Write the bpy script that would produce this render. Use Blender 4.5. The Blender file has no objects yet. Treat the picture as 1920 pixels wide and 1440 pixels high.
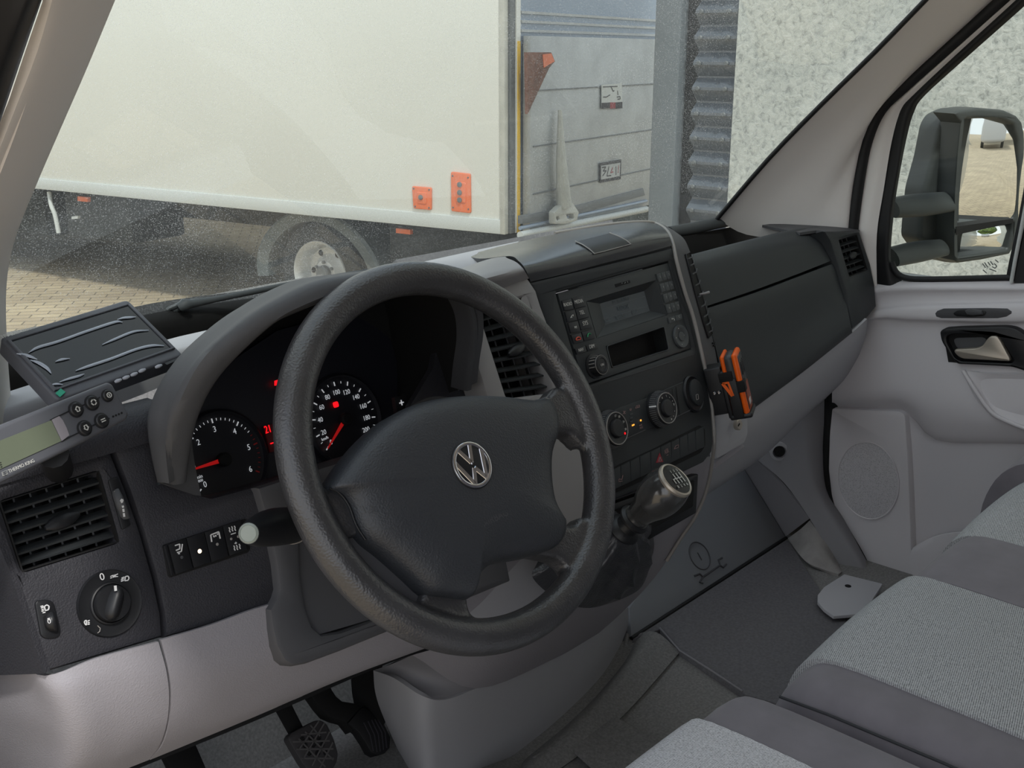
import bpy, bmesh, math, random
from math import sin, cos, radians, pi, atan2
from mathutils import Vector, Matrix
from mathutils.geometry import tessellate_polygon
random.seed(4)
SC = bpy.context.scene
COL = SC.collection
# ---------------------------------------------------------------- camera (phone held at head height at the open driver's door)
CAMP = Vector((-1.10, -.69, 1.83)); AZ = radians(48); PT = radians(17.2); FPX = 2000.0
FW = Vector((sin(AZ)*cos(PT), cos(AZ)*cos(PT), -sin(PT)))
RT = Vector((cos(AZ), -sin(AZ), 0)); UP = RT.cross(FW)
cd = bpy.data.cameras.new('camera'); cam = bpy.data.objects.new('camera', cd); COL.objects.link(cam)
cd.sensor_width = 36; cd.lens = 36*FPX/1920; cd.clip_start = .02; cd.clip_end = 300
cam.matrix_world = Matrix(((RT.x, UP.x, -FW.x, CAMP.x), (RT.y, UP.y, -FW.y, CAMP.y), (RT.z, UP.z, -FW.z, CAMP.z), (0, 0, 0, 1)))
SC.camera = cam
# ---------------------------------------------------------------- sky, sun, exposure
w = bpy.data.worlds.new('sky'); SC.world = w; w.use_nodes = True
nt = w.node_tree; nt.nodes.clear()
o = nt.nodes.new('ShaderNodeOutputWorld'); bg = nt.nodes.new('ShaderNodeBackground')
tc = nt.nodes.new('ShaderNodeTexCoord'); sp = nt.nodes.new('ShaderNodeSeparateXYZ'); cr = nt.nodes.new('ShaderNodeValToRGB')
nz = nt.nodes.new('ShaderNodeTexNoise'); nz.inputs['Scale'].default_value = 2.2; nz.inputs['Detail'].default_value = 6
cr2 = nt.nodes.new('ShaderNodeValToRGB'); mx = nt.nodes.new('ShaderNodeMix'); mx.data_type = 'RGBA'; mx.blend_type = 'MIX'
cr.color_ramp.elements[0].position = 0.0; cr.color_ramp.elements[0].color = (.80, .86, .93, 1)
cr.color_ramp.elements[1].position = .8; cr.color_ramp.elements[1].color = (.50, .66, .92, 1)
cr2.color_ramp.elements[0].position = .38; cr2.color_ramp.elements[1].position = .62
nt.links.new(tc.outputs['Generated'], sp.inputs[0]); nt.links.new(sp.outputs['Z'], cr.inputs[0])
nt.links.new(tc.outputs['Generated'], nz.inputs['Vector']); nt.links.new(nz.outputs['Fac'], cr2.inputs[0])
nt.links.new(cr2.outputs[0], mx.inputs['Factor']); nt.links.new(cr.outputs[0], mx.inputs['A']); mx.inputs['B'].default_value = (1.02, 1.0, .98, 1)
nt.links.new(mx.outputs['Result'], bg.inputs[0]); nt.links.new(bg.outputs[0], o.inputs[0]); bg.inputs[1].default_value = 1.2
sd = bpy.data.lights.new('sun', 'SUN'); sun = bpy.data.objects.new('sun', sd); COL.objects.link(sun)
sd.energy = 2.5; sd.angle = radians(5); sd.color = (1, .97, .93)
SUNDIR = Vector((-.30, -.62, 1.0))         # towards the sun: high, behind and left of the van
sun.rotation_euler = SUNDIR.to_track_quat('Z', 'Y').to_euler()
SC.view_settings.view_transform = 'Standard'; SC.view_settings.look = 'None'
SC.view_settings.gamma = 1; SC.view_settings.use_curve_mapping = False
SC.view_settings.exposure = 0.08
SC.cycles.max_bounces = 10; SC.cycles.transparent_max_bounces = 12

# ---------------------------------------------------------------- geometry helpers
def ray(px, py): return RT*((px-960)/FPX) + UP*((720-py)/FPX) + FW
def U(px, py, pl):
    p, n = pl; d = ray(px, py)
    return CAMP + d*((p-CAMP).dot(n)/d.dot(n))
def PY(c): return (Vector((0, c, 0)), Vector((0, -1, 0)))
def PX(c): return (Vector((c, 0, 0)), Vector((-1, 0, 0)))
def PZ(c): return (Vector((0, 0, c)), Vector((0, 0, 1)))
def tilt(p, deg, yaw=0):
    t = radians(deg); a = radians(yaw); return (Vector(p), Vector((sin(a)*cos(t), -cos(a)*cos(t), sin(t))))
def off(pl, d): return (pl[0]+pl[1]*d, pl[1])
def plane3(a, b, c):
    n = (b-a).cross(c-a).normalized()
    if n.dot(CAMP-a) < 0: n = -n
    return (a, n)
FAS = tilt((0, .16, 1.46), 20)       # main dashboard face
STK = tilt((0, .14, 1.46), 20)       # centre stack face
def S(c):                            # curve through colour given as 0-255
    return tuple(((v/255)/12.92 if v/255 <= .04045 else ((v/255+.055)/1.055)**2.4) for v in c)
def V(p):
    if isinstance(p, Vector): return p
    if len(p) == 3 and not isinstance(p[2], tuple): return U(p[0], p[1], PY(p[2]))
    return U(p[0], p[1], p[2])
def mk(name, verts, faces, mat, parent=None, ang=35, smooth=True):
    c = Vector((0, 0, 0))
    if verts:
        mn = Vector([min(v[i] for v in verts) for i in range(3)]); mxx = Vector([max(v[i] for v in verts) for i in range(3)]); c = (mn+mxx)/2
    me = bpy.data.meshes.new(name); me.from_pydata([tuple(Vector(v)-c) for v in verts], [], faces)
    bm = bmesh.new(); bm.from_mesh(me); bmesh.ops.remove_doubles(bm, verts=bm.verts, dist=1e-6)
    bmesh.ops.recalc_face_normals(bm, faces=bm.faces); bm.to_mesh(me); bm.free()
    return fin(name, me, c, mat, parent, ang, smooth)
def fin(name, me, c, mat, parent, ang=35, smooth=True):
    if smooth:
        me.polygons.foreach_set('use_smooth', [True]*len(me.polygons)); me.set_sharp_from_angle(angle=radians(ang))
    o = bpy.data.objects.new(name, me); COL.objects.link(o)
    for m in (mat if isinstance(mat, (list, tuple)) else [mat]): me.materials.append(m)
    o.location = c
    if parent is not None: adopt(o, parent)
    return o
WL = {}
def wloc(o): return (wloc(o.parent)+o.location) if o.parent else o.location.copy()
def adopt(o, parent): o.location = o.location - wloc(parent); o.parent = parent
def bmk(name, bm, mat, parent=None, ang=35, smooth=True):
    bmesh.ops.recalc_face_normals(bm, faces=bm.faces)
    vs = [v.co.copy() for v in bm.verts]
    mn = Vector([min(v[i] for v in vs) for i in range(3)]); mxx = Vector([max(v[i] for v in vs) for i in range(3)]); c = (mn+mxx)/2
    for v in bm.verts: v.co -= c
    me = bpy.data.meshes.new(name); bm.to_mesh(me); bm.free()
    return fin(name, me, c, mat, parent, ang, smooth)
def thing(name, loc, label, cat, group=None, kind=None):
    o = bpy.data.objects.new(name, None); COL.objects.link(o); o.location = Vector(loc); o.empty_display_size = .05
    tag(o, label, cat, group, kind); return o
def tag(o, label=None, cat=None, group=None, kind=None):
    if label: o['label'] = label
    if cat: o['category'] = cat
    if group: o['group'] = group
    if kind: o['kind'] = kind
    return o
def cr1(P, n, closed=False):
    """Catmull-Rom (centripetal-ish uniform) resample to n points per segment"""
    out = []; L = len(P); segs = L if closed else L-1
    for i in range(segs):
        p1 = P[i]; p2 = P[(i+1) % L]
        p0 = P[(i-1) % L] if (closed or i > 0) else p1*2-p2
        p3 = P[(i+2) % L] if (closed or i < L-2) else p2*2-p1
        for k in range(n):
            t = k/n
            out.append(((p1*2) + (p2-p0)*t + (p0*2-p1*5+p2*4-p3)*t*t + (p1*3-p0-p2*3+p3)*t**3)*.5)
    if not closed: out.append(P[-1].copy())
    return out
def grid(name, rows, mat, parent=None, thick=.004, nu=4, nv=4, ang=50, back=None):
    """surface through rows of points, given real thickness away from the viewer"""
    R = [[V(p) for p in r] for r in rows]
    R = [cr1(r, nu) if nu > 1 else r for r in R]
    if nv > 1:
        cols = [cr1([r[j] for r in R], nv) for j in range(len(R[0]))]
        R = [[c[i] for c in cols] for i in range(len(cols[0]))]
    m = len(R); n = len(R[0])
    vs = [p for r in R for p in r]; fs = [(i*n+j, i*n+j+1, (i+1)*n+j+1, (i+1)*n+j) for i in range(m-1) for j in range(n-1)]
    # vertex normals
    N = [Vector((0, 0, 0)) for _ in vs]
    for f in fs:
        a, b, c, d = [vs[k] for k in f]; nn = (c-a).cross(d-b)
        for k in f: N[k] += nn
    fl = sum((N[k].dot(CAMP-vs[k]) for k in range(len(vs))))
    sg = 1 if fl > 0 else -1
    N = [(x.normalized()*sg if x.length > 0 else Vector((0, -1, 0))) for x in N]
    bv = [vs[k]-N[k]*thick for k in range(len(vs))] if back is None else [vs[k]+Vector(back) for k in range(len(vs))]
    q = len(vs); allv = vs+bv; af = list(fs)+[tuple(k+q for k in reversed(f)) for f in fs]
    ed = [(j, j+1) for j in range(n-1)]+[((m-1)*n+j+1, (m-1)*n+j) for j in range(n-1)]+[((i+1)*n, i*n) for i in range(m-1)]+[(i*n+n-1, (i+1)*n+n-1) for i in range(m-1)]
    af += [(a, a+q, b+q, b) for a, b in ed]
    return mk(name, allv, af, mat, parent, ang)
def basis(n, up=Vector((0, 0, 1))):
    n = n.normalized(); u = up.cross(n)
    if u.length < 1e-4: u = Vector((1, 0, 0))
    u.normalize(); return u, n.cross(u), n        # u: to the right seen from the front, v: up
def rnd(P, r, k=4):
    """round the corners of a closed polygon (Vectors) by r"""
    out = []; L = len(P)
    for i in range(L):
        a, b, c = P[i-1], P[i], P[(i+1) % L]; rr = r[i] if isinstance(r, (list, tuple)) else r
        d1 = (a-b); d2 = (c-b); q = min(rr, d1.length*.45, d2.length*.45)
        if q < 1e-6: out.append(b); continue
        s = b+d1.normalized()*q; e = b+d2.normalized()*q
        for j in range(k+1):
            t = j/k; out.append(s*(1-t)**2+b*2*t*(1-t)+e*t*t)
    return out
def slab(name, P, n, thick, mat, parent=None, holes=(), bevel=0, seg=2, ang=35, sink=False):
    """closed outline P (3-D, in one plane with normal n facing the viewer) -> plate of given thickness behind it"""
    n = n.normalized(); u, v, n = basis(n); o0 = P[0]
    loops = [P]+[list(h) for h in holes]
    def area(L): return sum((L[i]-o0).dot(u)*(L[(i+1) % len(L)]-o0).dot(v)-(L[(i+1) % len(L)]-o0).dot(u)*(L[i]-o0).dot(v) for i in range(len(L)))
    loops = [(L if (area(L) > 0) == (k == 0) else list(reversed(L))) for k, L in enumerate(loops)]
    flat = [Vector(((p-o0).dot(u), (p-o0).dot(v), 0)) for L in loops for p in L]
    idx = []; s = 0
    for L in loops: idx.append(list(range(s, s+len(L)))); s += len(L)
    tris = tessellate_polygon([[flat[k] for k in I] for I in idx])
    allp = [p for L in loops for p in L]
    def inset(d):          # offset outline inward by d in plane
        out = []
        for L in loops:
            m = len(L)
            for i in range(m):
                a, b, c = L[i-1], L[i], L[(i+1) % m]
                e1 = (b-a).normalized() if (b-a).length > 1e-9 else (c-b).normalized(); e2 = (c-b).normalized() if (c-b).length > 1e-9 else e1
                m1 = n.cross(e1); m2 = n.cross(e2); mm = (m1+m2)
                if mm.length < 1e-6: mm = m1
                mm.normalize(); out.append(b+mm*d/max(.45, mm.dot(m1)))
        return out
    rings = []
    if bevel > 0:
        for k in range(seg+1):
            a = (pi/2)*(1-k/seg); rings.append([p-n*(bevel-bevel*sin(a)) for p in inset(bevel*(1-cos(a)))])
    else: rings.append(list(allp))
    rings.append([p-n*thick for p in allp])
    q = len(allp); vs = [p for r in rings for p in r]; fs = [tuple(t) for t in tris]+[tuple(k+q*(len(rings)-1) for k in reversed(t)) for t in tris]
    for r in range(len(rings)-1):
        for I in idx:
            for k in range(len(I)):
                a = I[k]; b = I[(k+1) % len(I)]; fs.append((a+q*r, a+q*(r+1), b+q*(r+1), b+q*r))
    return mk(name, vs, fs, mat, parent, ang)
def plate(name, pts, pl, thick, mat, parent=None, front=0, holes=(), bevel=0, r=0, seg=2, spl=0, ang=35):
    pf = off(pl, front)
    P = [U(p[0], p[1], pf) for p in pts]
    if spl: P = cr1(P, spl, True)
    if r: P = rnd(P, r)
    H = []
    for h in holes:
        hr = 0; hs = 0
        if isinstance(h, dict): hr = h.get('r', 0); hs = h.get('spl', 0); h = h['p']
        hp = [U(p[0], p[1], pf) for p in h]
        if hs: hp = cr1(hp, hs, True)
        if hr: hp = rnd(hp, hr)
        H.append(hp)
    return slab(name, P, pl[1], thick, mat, parent, H, bevel, seg, ang)
def lathe(name, c, n, prof, mat, parent=None, seg=40, ang=35, up=Vector((0, 0, 1)), sx=1, sy=1, loop=False, cap0=True):
    """prof: (radius, height along n)"""
    u, v, n = basis(n, up); vs = []; fs = []; m = len(prof)
    for r, h in prof:
        for k in range(seg):
            a = 2*pi*k/seg; vs.append(c+u*(cos(a)*r*sx)+v*(sin(a)*r*sy)+n*h)
    for i in range(m-1):
        for k in range(seg): fs.append((i*seg+k, i*seg+(k+1) % seg, (i+1)*seg+(k+1) % seg, (i+1)*seg+k))
    if loop: fs += [((m-1)*seg+k, (m-1)*seg+(k+1) % seg, (k+1) % seg, k) for k in range(seg)]
    else:
        if cap0: fs.append(tuple(range(seg)))
        fs.append(tuple((m-1)*seg+k for k in reversed(range(seg))))
    return mk(name, vs, fs, mat, parent, ang)
def sweep(P, rad, seg=12, closed=False, up=None):
    """tube rings along points; rad: number, list or (a,b) ellipse list. returns verts, faces"""
    vs = []; fs = []; m = len(P); pu = None
    for i in range(m):
        a = P[i-1] if (i > 0 or closed) else P[i]; b = P[(i+1) % m] if (i < m-1 or closed) else P[i]
        t = (b-a).normalized()
        if up is not None: u = up.cross(t); u = u.normalized() if u.length > 1e-5 else Vector((1, 0, 0))
        else:
            if pu is None: u = t.orthogonal().normalized()
            else: u = (pu-t*pu.dot(t)).normalized()
        pu = u; v = t.cross(u)
        r = rad[i] if isinstance(rad, list) else rad
        ra, rb = r if isinstance(r, tuple) else (r, r)
        for k in range(seg):
            an = 2*pi*k/seg; vs.append(P[i]+u*cos(an)*ra+v*sin(an)*rb)
    for i in range(m if closed else m-1):
        j = (i+1) % m
        for k in range(seg): fs.append((i*seg+k, i*seg+(k+1) % seg, j*seg+(k+1) % seg, j*seg+k))
    if not closed: fs.append(tuple(reversed(range(seg)))); fs.append(tuple((m-1)*seg+k for k in range(seg)))
    return vs, fs
def tube(name, P, rad, mat, parent=None, seg=12, closed=False, n=0, up=None):
    P = [V(p) for p in P]
    if n: 
        if isinstance(rad, list):
            rr = [Vector((r if not isinstance(r, tuple) else r[0], r if not isinstance(r, tuple) else r[1], 0)) for r in rad]
            rad = [(q.x, q.y) for q in cr1(rr, n, closed)]
        P = cr1(P, n, closed)
    vs, fs = sweep(P, rad, seg, closed, up); return mk(name, vs, fs, mat, parent, 60)
def join(*parts):
    vs = []; fs = []
    for a, b in parts:
        q = len(vs); vs += a; fs += [tuple(k+q for k in f) for f in b]
    return vs, fs
def boxg(c, u, v, w, a, b, d):
    """box with half sizes a,b,d along u,v,w"""
    vs = [c+u*(a*i)+v*(b*j)+w*(d*k) for i in (-1, 1) for j in (-1, 1) for k in (-1, 1)]
    return vs, [(0, 1, 3, 2), (4, 6, 7, 5), (0, 4, 5, 1), (2, 3, 7, 6), (0, 2, 6, 4), (1, 5, 7, 3)]
EX, EY, EZ = Vector((1, 0, 0)), Vector((0, 1, 0)), Vector((0, 0, 1))
def box(name, c, half, mat, parent=None, u=EX, v=EY, w=EZ, bevel=0, seg=2):
    vs, fs = boxg(Vector(c), u, v, w, *half)
    bm = bmesh.new(); bv = [bm.verts.new(x) for x in vs]; [bm.faces.new([bv[k] for k in f]) for f in fs]
    if bevel: bmesh.ops.bevel(bm, geom=list(bm.edges), offset=bevel, segments=seg, affect='EDGES', profile=.5)
    return bmk(name, bm, mat, parent)
def seg2(a, b, wd, pl, front, h=.0003):
    """thin bar between two pixels on a plane (for printed strokes)"""
    pf = off(pl, front); A = U(a[0], a[1], pf); B = U(b[0], b[1], pf); d = (B-A); L = d.length; d.normalize(); s = pl[1].cross(d)
    return boxg((A+B)/2, d, s, pl[1], L/2, wd/2, h)
def strokes(name, lines, wd, pl, front, mat, parent):
    parts = []
    for ln in lines:
        for i in range(len(ln)-1): parts.append(seg2(ln[i], ln[i+1], wd, pl, front))
    vs, fs = join(*parts); return mk(name, vs, fs, mat, parent, smooth=False)
def bar3(A, B, wd, n, h=.0003):
    d = (B-A); L = d.length; d.normalize(); s = n.cross(d); return boxg((A+B)/2, d, s, n, L/2, wd/2, h)
def text(name, s, pl, a, b, mat, parent, front=.0006, hfac=None, depth=.0003, hm=None, shear=0):
    """writing between pixels a and b (baseline start and end) on a plane"""
    cu = bpy.data.curves.new('t', 'FONT'); cu.body = s; cu.size = 1; cu.resolution_u = 3; cu.extrude = 0; cu.shear = shear
    to = bpy.data.objects.new('t', cu); COL.objects.link(to)
    dg = bpy.context.evaluated_depsgraph_get(); me = bpy.data.meshes.new_from_object(to.evaluated_get(dg))
    bpy.data.objects.remove(to)
    vs = [v.co.copy() for v in me.vertices]; fs = [tuple(p.vertices) for p in me.polygons]; bpy.data.meshes.remove(me)
    x0 = min(v.x for v in vs); x1 = max(v.x for v in vs); y1 = max(v.y for v in vs)
    pf = off(pl, front); A = U(a[0], a[1], pf) if not isinstance(a, Vector) else a; B = U(b[0], b[1], pf) if not isinstance(b, Vector) else b
    d = B-A; L = d.length; d.normalize(); up = pl[1].cross(d)
    sx = L/(x1-x0); sy = (hm/y1) if hm else sx*(hfac or 1)
    W = [A+d*((v.x-x0)*sx)+up*(v.y*sy) for v in vs]
    q = len(W); W2 = W+[p+pl[1]*depth for p in W]
    F2 = fs+[tuple(k+q for k in f) for f in fs]
    o = mk(name, W2, F2, mat, parent, smooth=False) if name else None
    return o if name else (W2, F2)

def texth(name, s, pl, c, h, mat, parent, front=.0008, depth=.0002, along=None, wfac=1):
    """writing of height h centred at a 3-D point on a plane"""
    u_, v_, n_ = basis(pl[1]); d = along or u_; w = h*.62*len(s)*wfac*.5; v_ = n_.cross(d)
    cu = bpy.data.curves.new('t', 'FONT'); cu.body = s; cu.size = 1; cu.resolution_u = 3
    to = bpy.data.objects.new('t', cu); COL.objects.link(to); dg = bpy.context.evaluated_depsgraph_get(); me = bpy.data.meshes.new_from_object(to.evaluated_get(dg)); bpy.data.objects.remove(to)
    vs = [v.co.copy() for v in me.vertices]; fs = [tuple(p.vertices) for p in me.polygons]; bpy.data.meshes.remove(me)
    x0 = min(v.x for v in vs); x1 = max(v.x for v in vs); y0 = min(v.y for v in vs); y1 = max(v.y for v in vs); k = h/(y1-y0)
    W = [c+n_*front+d*((v.x-(x0+x1)/2)*k*wfac)+v_*((v.y-(y0+y1)/2)*k) for v in vs]; q = len(W)
    return mk(name, W+[p+n_*depth for p in W], fs+[tuple(k2+q for k2 in f) for f in fs], mat, parent, smooth=False)

from mathutils.bvhtree import BVHTree
def drape(o, px, py, lift=.001):
    """point of an already built surface met by the line of sight through a pixel"""
    if 'bvh' not in WL or WL['bvh'][0] != o.name:
        L = wloc(o); WL['bvh'] = (o.name, BVHTree.FromPolygons([v.co+L for v in o.data.vertices], [tuple(p.vertices) for p in o.data.polygons]))
    d = ray(px, py).normalized(); h = WL['bvh'][1].ray_cast(CAMP, d)
    if h[0] is None: h = WL['bvh'][1].find_nearest(CAMP+d*1.4)
    n = h[1] if h[1].dot(d) < 0 else -h[1]
    return h[0]+n*lift

# ---------------------------------------------------------------- materials
def mat(name, col, rough=.6, bump=0, bscale=900, vary=0, vscale=4, metal=0, emis=0, coat=0, spec=.5, btype='V', sheen=0):
    m = bpy.data.materials.new(name); m.use_nodes = True; t = m.node_tree; b = t.nodes['Principled BSDF']
    c = S(col) if max(col) > 1 else col
    b.inputs['Base Color'].default_value = (*c, 1); b.inputs['Roughness'].default_value = rough; b.inputs['Metallic'].default_value = metal
    b.inputs['Specular IOR Level'].default_value = spec
    if coat: b.inputs['Coat Weight'].default_value = coat; b.inputs['Coat Roughness'].default_value = .08
    if sheen: b.inputs['Sheen Weight'].default_value = sheen
    if emis: b.inputs['Emission Color'].default_value = (*c, 1); b.inputs['Emission Strength'].default_value = emis
    tc = t.nodes.new('ShaderNodeTexCoord')
    if bump:
        if btype == 'V':
            x = t.nodes.new('ShaderNodeTexVoronoi'); x.feature = 'SMOOTH_F1'; x.inputs['Scale'].default_value = bscale; out = x.outputs['Distance']
        else:
            x = t.nodes.new('ShaderNodeTexNoise'); x.inputs['Scale'].default_value = bscale; x.inputs['Detail'].default_value = 3; out = x.outputs['Fac']
        t.links.new(tc.outputs['Object'], x.inputs['Vector'])
        bp = t.nodes.new('ShaderNodeBump'); bp.inputs['Strength'].default_value = bump; bp.inputs['Distance'].default_value = .6/bscale
        t.links.new(out, bp.inputs['Height']); t.links.new(bp.outputs[0], b.inputs['Normal'])
    if vary:
        x = t.nodes.new('ShaderNodeTexNoise'); x.inputs['Scale'].default_value = vscale; x.inputs['Detail'].default_value = 5
        t.links.new(tc.outputs['Object'], x.inputs['Vector'])
        mr = t.nodes.new('ShaderNodeMapRange'); mr.inputs['From Min'].default_value = .3; mr.inputs['From Max'].default_value = .7
        mr.inputs['To Min'].default_value = 1-vary; mr.inputs['To Max'].default_value = 1+vary; t.links.new(x.outputs['Fac'], mr.inputs['Value'])
        mm = t.nodes.new('ShaderNodeMix'); mm.data_type = 'RGBA'; mm.blend_type = 'MULTIPLY'; mm.inputs['Factor'].default_value = 1
        mm.inputs['A'].default_value = (*c, 1); t.links.new(mr.outputs[0], mm.inputs['B']); t.links.new(mm.outputs['Result'], b.inputs['Base Color'])
    return m
M = {}
M['pad'] = mat('black grained plastic', (50, 50, 55), .6, .5, 700, spec=.4)
M['padf'] = mat('black fine plastic', (52, 55, 57), .55, .25, 1500, spec=.35)
M['padtop'] = mat('satin black dash top', (54, 56, 58), .27, .04, 1500, spec=.7)
M['black'] = mat('black smooth plastic', (26, 27, 30), .45)
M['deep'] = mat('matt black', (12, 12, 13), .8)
M['hood'] = mat('charcoal plastic', (76, 77, 80), .6, .2, 1600)
M['shroud'] = mat('dark grey plastic', (78, 78, 81), .62, .15, 1600)
M['gray'] = mat('light grey grained plastic', (158, 155, 160), .6, .3, 700, spec=.3)
M['gray2'] = mat('grey smooth plastic', (176, 176, 180), .62, .1, 1500, spec=.3)
M['door'] = mat('grey door plastic with light put in', (214, 211, 214), .6, .15, 1500, spec=.3)  # same plastic as the grey covers, lightened for the daylight on the door
M['gray3'] = mat('grey plastic with shade put in', (140, 139, 143), .65, .1, 1500, spec=.3)  # door plastic again, darkened so the colour holds the shade low down
M['trimg'] = mat('warm grey pillar trim', (236, 231, 227), .75, .15, 1500)
M['bezel'] = mat('silver grey painted plastic', (150, 148, 148), .5, .12, 1500, spec=.4)
M['rimline'] = mat('silver trim line', (150, 146, 142), .4)
M['leather'] = mat('worn black leather', (58, 58, 60), .34, .35, 520, spec=.9, vary=.25, vscale=18)
M['airbag'] = mat('black grained vinyl', (50, 53, 58), .48, .4, 620, spec=.6)
M['chrome'] = mat('chrome', (225, 225, 228), .08, metal=1)
M['satin'] = mat('satin metal', (190, 182, 170), .42, metal=.75)
M['white'] = mat('white print', (225, 225, 225), .5)
M['redprint'] = mat('red print', (200, 40, 40), .5)
M['redlamp'] = mat('red tell-tale', (255, 20, 30), .5, emis=1.2)
M['rubber'] = mat('black rubber', (20, 20, 22), .6)
M['seatd'] = mat('dark grey seat fabric', (116, 112, 118), .9, .2, 2500, vary=.08, vscale=30, sheen=.2)
M['carpet'] = mat('grey rubber mat', (122, 121, 120), .85, .3, 1800, vary=.22, vscale=260)
M['carpetd'] = mat('dark felt', (102, 101, 104), .95, .3, 1800, vary=.15, vscale=200)
# ================================================================ OUTSIDE
def nodes_mat(name):
    m = bpy.data.materials.new(name); m.use_nodes = True; t = m.node_tree; return m, t, t.nodes['Principled BSDF']
def ramp(t, src, stops):
    r = t.nodes.new('ShaderNodeValToRGB'); e = r.color_ramp.elements
    e[0].position, e[0].color = stops[0][0], (*S(stops[0][1]), 1); e[1].position, e[1].color = stops[-1][0], (*S(stops[-1][1]), 1)
    for p, c in stops[1:-1]: x = e.new(p); x.color = (*S(c), 1)
    t.links.new(src, r.inputs[0]); return r
# paving
m, t, b = nodes_mat('tan block paving'); tc = t.nodes.new('ShaderNodeTexCoord'); mp = t.nodes.new('ShaderNodeMapping'); mp.inputs['Rotation'].default_value = (0, 0, radians(38))
br = t.nodes.new('ShaderNodeTexBrick'); br.inputs['Scale'].default_value = 1; br.inputs['Brick Width'].default_value = .21; br.inputs['Row Height'].default_value = .105; br.inputs['Mortar Size'].default_value = .006
br.inputs['Color1'].default_value = (*S((196, 178, 148)), 1); br.inputs['Color2'].default_value = (*S((178, 160, 134)), 1); br.inputs['Mortar'].default_value = (*S((128, 116, 98)), 1)
ns = t.nodes.new('ShaderNodeTexNoise'); ns.inputs['Scale'].default_value = 1.3; ns.inputs['Detail'].default_value = 6
mm = t.nodes.new('ShaderNodeMix'); mm.data_type = 'RGBA'; mm.blend_type = 'MULTIPLY'; mm.inputs['Factor'].default_value = .5
t.links.new(tc.outputs['Object'], mp.inputs[0]); t.links.new(mp.outputs[0], br.inputs['Vector']); t.links.new(tc.outputs['Object'], ns.inputs['Vector'])
t.links.new(br.outputs['Color'], mm.inputs['A']); r = ramp(t, ns.outputs['Fac'], [(.3, (190, 190, 190)), (.7, (255, 255, 255))]); t.links.new(r.outputs[0], mm.inputs['B'])
t.links.new(mm.outputs['Result'], b.inputs['Base Color']); b.inputs['Roughness'].default_value = .85; M['paving'] = m
# concrete
m, t, b = nodes_mat('mottled concrete'); tc = t.nodes.new('ShaderNodeTexCoord')
ns = t.nodes.new('ShaderNodeTexNoise'); ns.inputs['Scale'].default_value = 42; ns.inputs['Detail'].default_value = 8; ns.inputs['Roughness'].default_value = .65; ns.inputs['Distortion'].default_value = .6
n2 = t.nodes.new('ShaderNodeTexNoise'); n2.inputs['Scale'].default_value = 1.6; n2.inputs['Detail'].default_value = 4
t.links.new(tc.outputs['Object'], ns.inputs['Vector']); t.links.new(tc.outputs['Object'], n2.inputs['Vector'])
r1 = ramp(t, ns.outputs['Fac'], [(.34, (162, 164, 162)), (.45, (196, 198, 195)), (.56, (212, 213, 209)), (.72, (222, 222, 219))]); r2 = ramp(t, n2.outputs['Fac'], [(.3, (222, 226, 224)), (.7, (255, 255, 252))])
mm = t.nodes.new('ShaderNodeMix'); mm.data_type = 'RGBA'; mm.blend_type = 'MULTIPLY'; mm.inputs['Factor'].default_value = 1
t.links.new(r1.outputs[0], mm.inputs['A']); t.links.new(r2.outputs[0], mm.inputs['B']); t.links.new(mm.outputs['Result'], b.inputs['Base Color']); b.inputs['Roughness'].default_value = .9
bp = t.nodes.new('ShaderNodeBump'); bp.inputs['Strength'].default_value = .5; bp.inputs['Distance'].default_value = .01; t.links.new(ns.outputs['Fac'], bp.inputs['Height']); t.links.new(bp.outputs[0], b.inputs['Normal']); M['concrete'] = m
M['truckwhite'] = mat('white truck paint', (224, 225, 219), .22, vary=.03, vscale=.8)
M['rail'] = mat('grey white aluminium rail', (196, 200, 198), .4)
M['alu'] = mat('weathered aluminium', (176, 180, 182), .45, vary=.12, vscale=5, metal=.25)
M['aludark'] = mat('dull steel', (104, 108, 110), .5, vary=.15, vscale=6)
M['doorblue'] = mat('rear door with sky reflection tint', (140, 154, 172), .3, metal=.2)  # blue of the sky's reflection is put into the base colour
M['yellow'] = mat('yellow reflective tape', (235, 190, 40), .4)
M['orange'] = mat('orange plastic panel', (230, 120, 75), .5)
M['tyre'] = mat('tyre rubber', (48, 50, 50), .8)
M['mud'] = mat('grey plastic mudguard', (88, 94, 94), .6)
M['chassis'] = mat('black chassis', (34, 38, 38), .7, vary=.3, vscale=3)
M['rimsteel'] = mat('silver steel rim', (196, 198, 198), .35, metal=.3)
M['postgray'] = mat('grey powder coated post', (112, 120, 126), .5)
M['corr'] = mat('corrugated sheet', (84, 91, 100), .30, spec=.9)
M['bracket'] = mat('grey white steel bracket', (190, 190, 182), .5, vary=.1, vscale=12)
M['rust'] = mat('rusty red brown steel', (120, 84, 70), .8, vary=.3, vscale=20)
M['vanwhite'] = mat('white van paint', (205, 206, 208), .25)

g = box('paved_yard', (2, 10, -.05), (60, 60, .05), M['paving']); tag(g, kind='structure', label='tan block paved yard')
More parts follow.
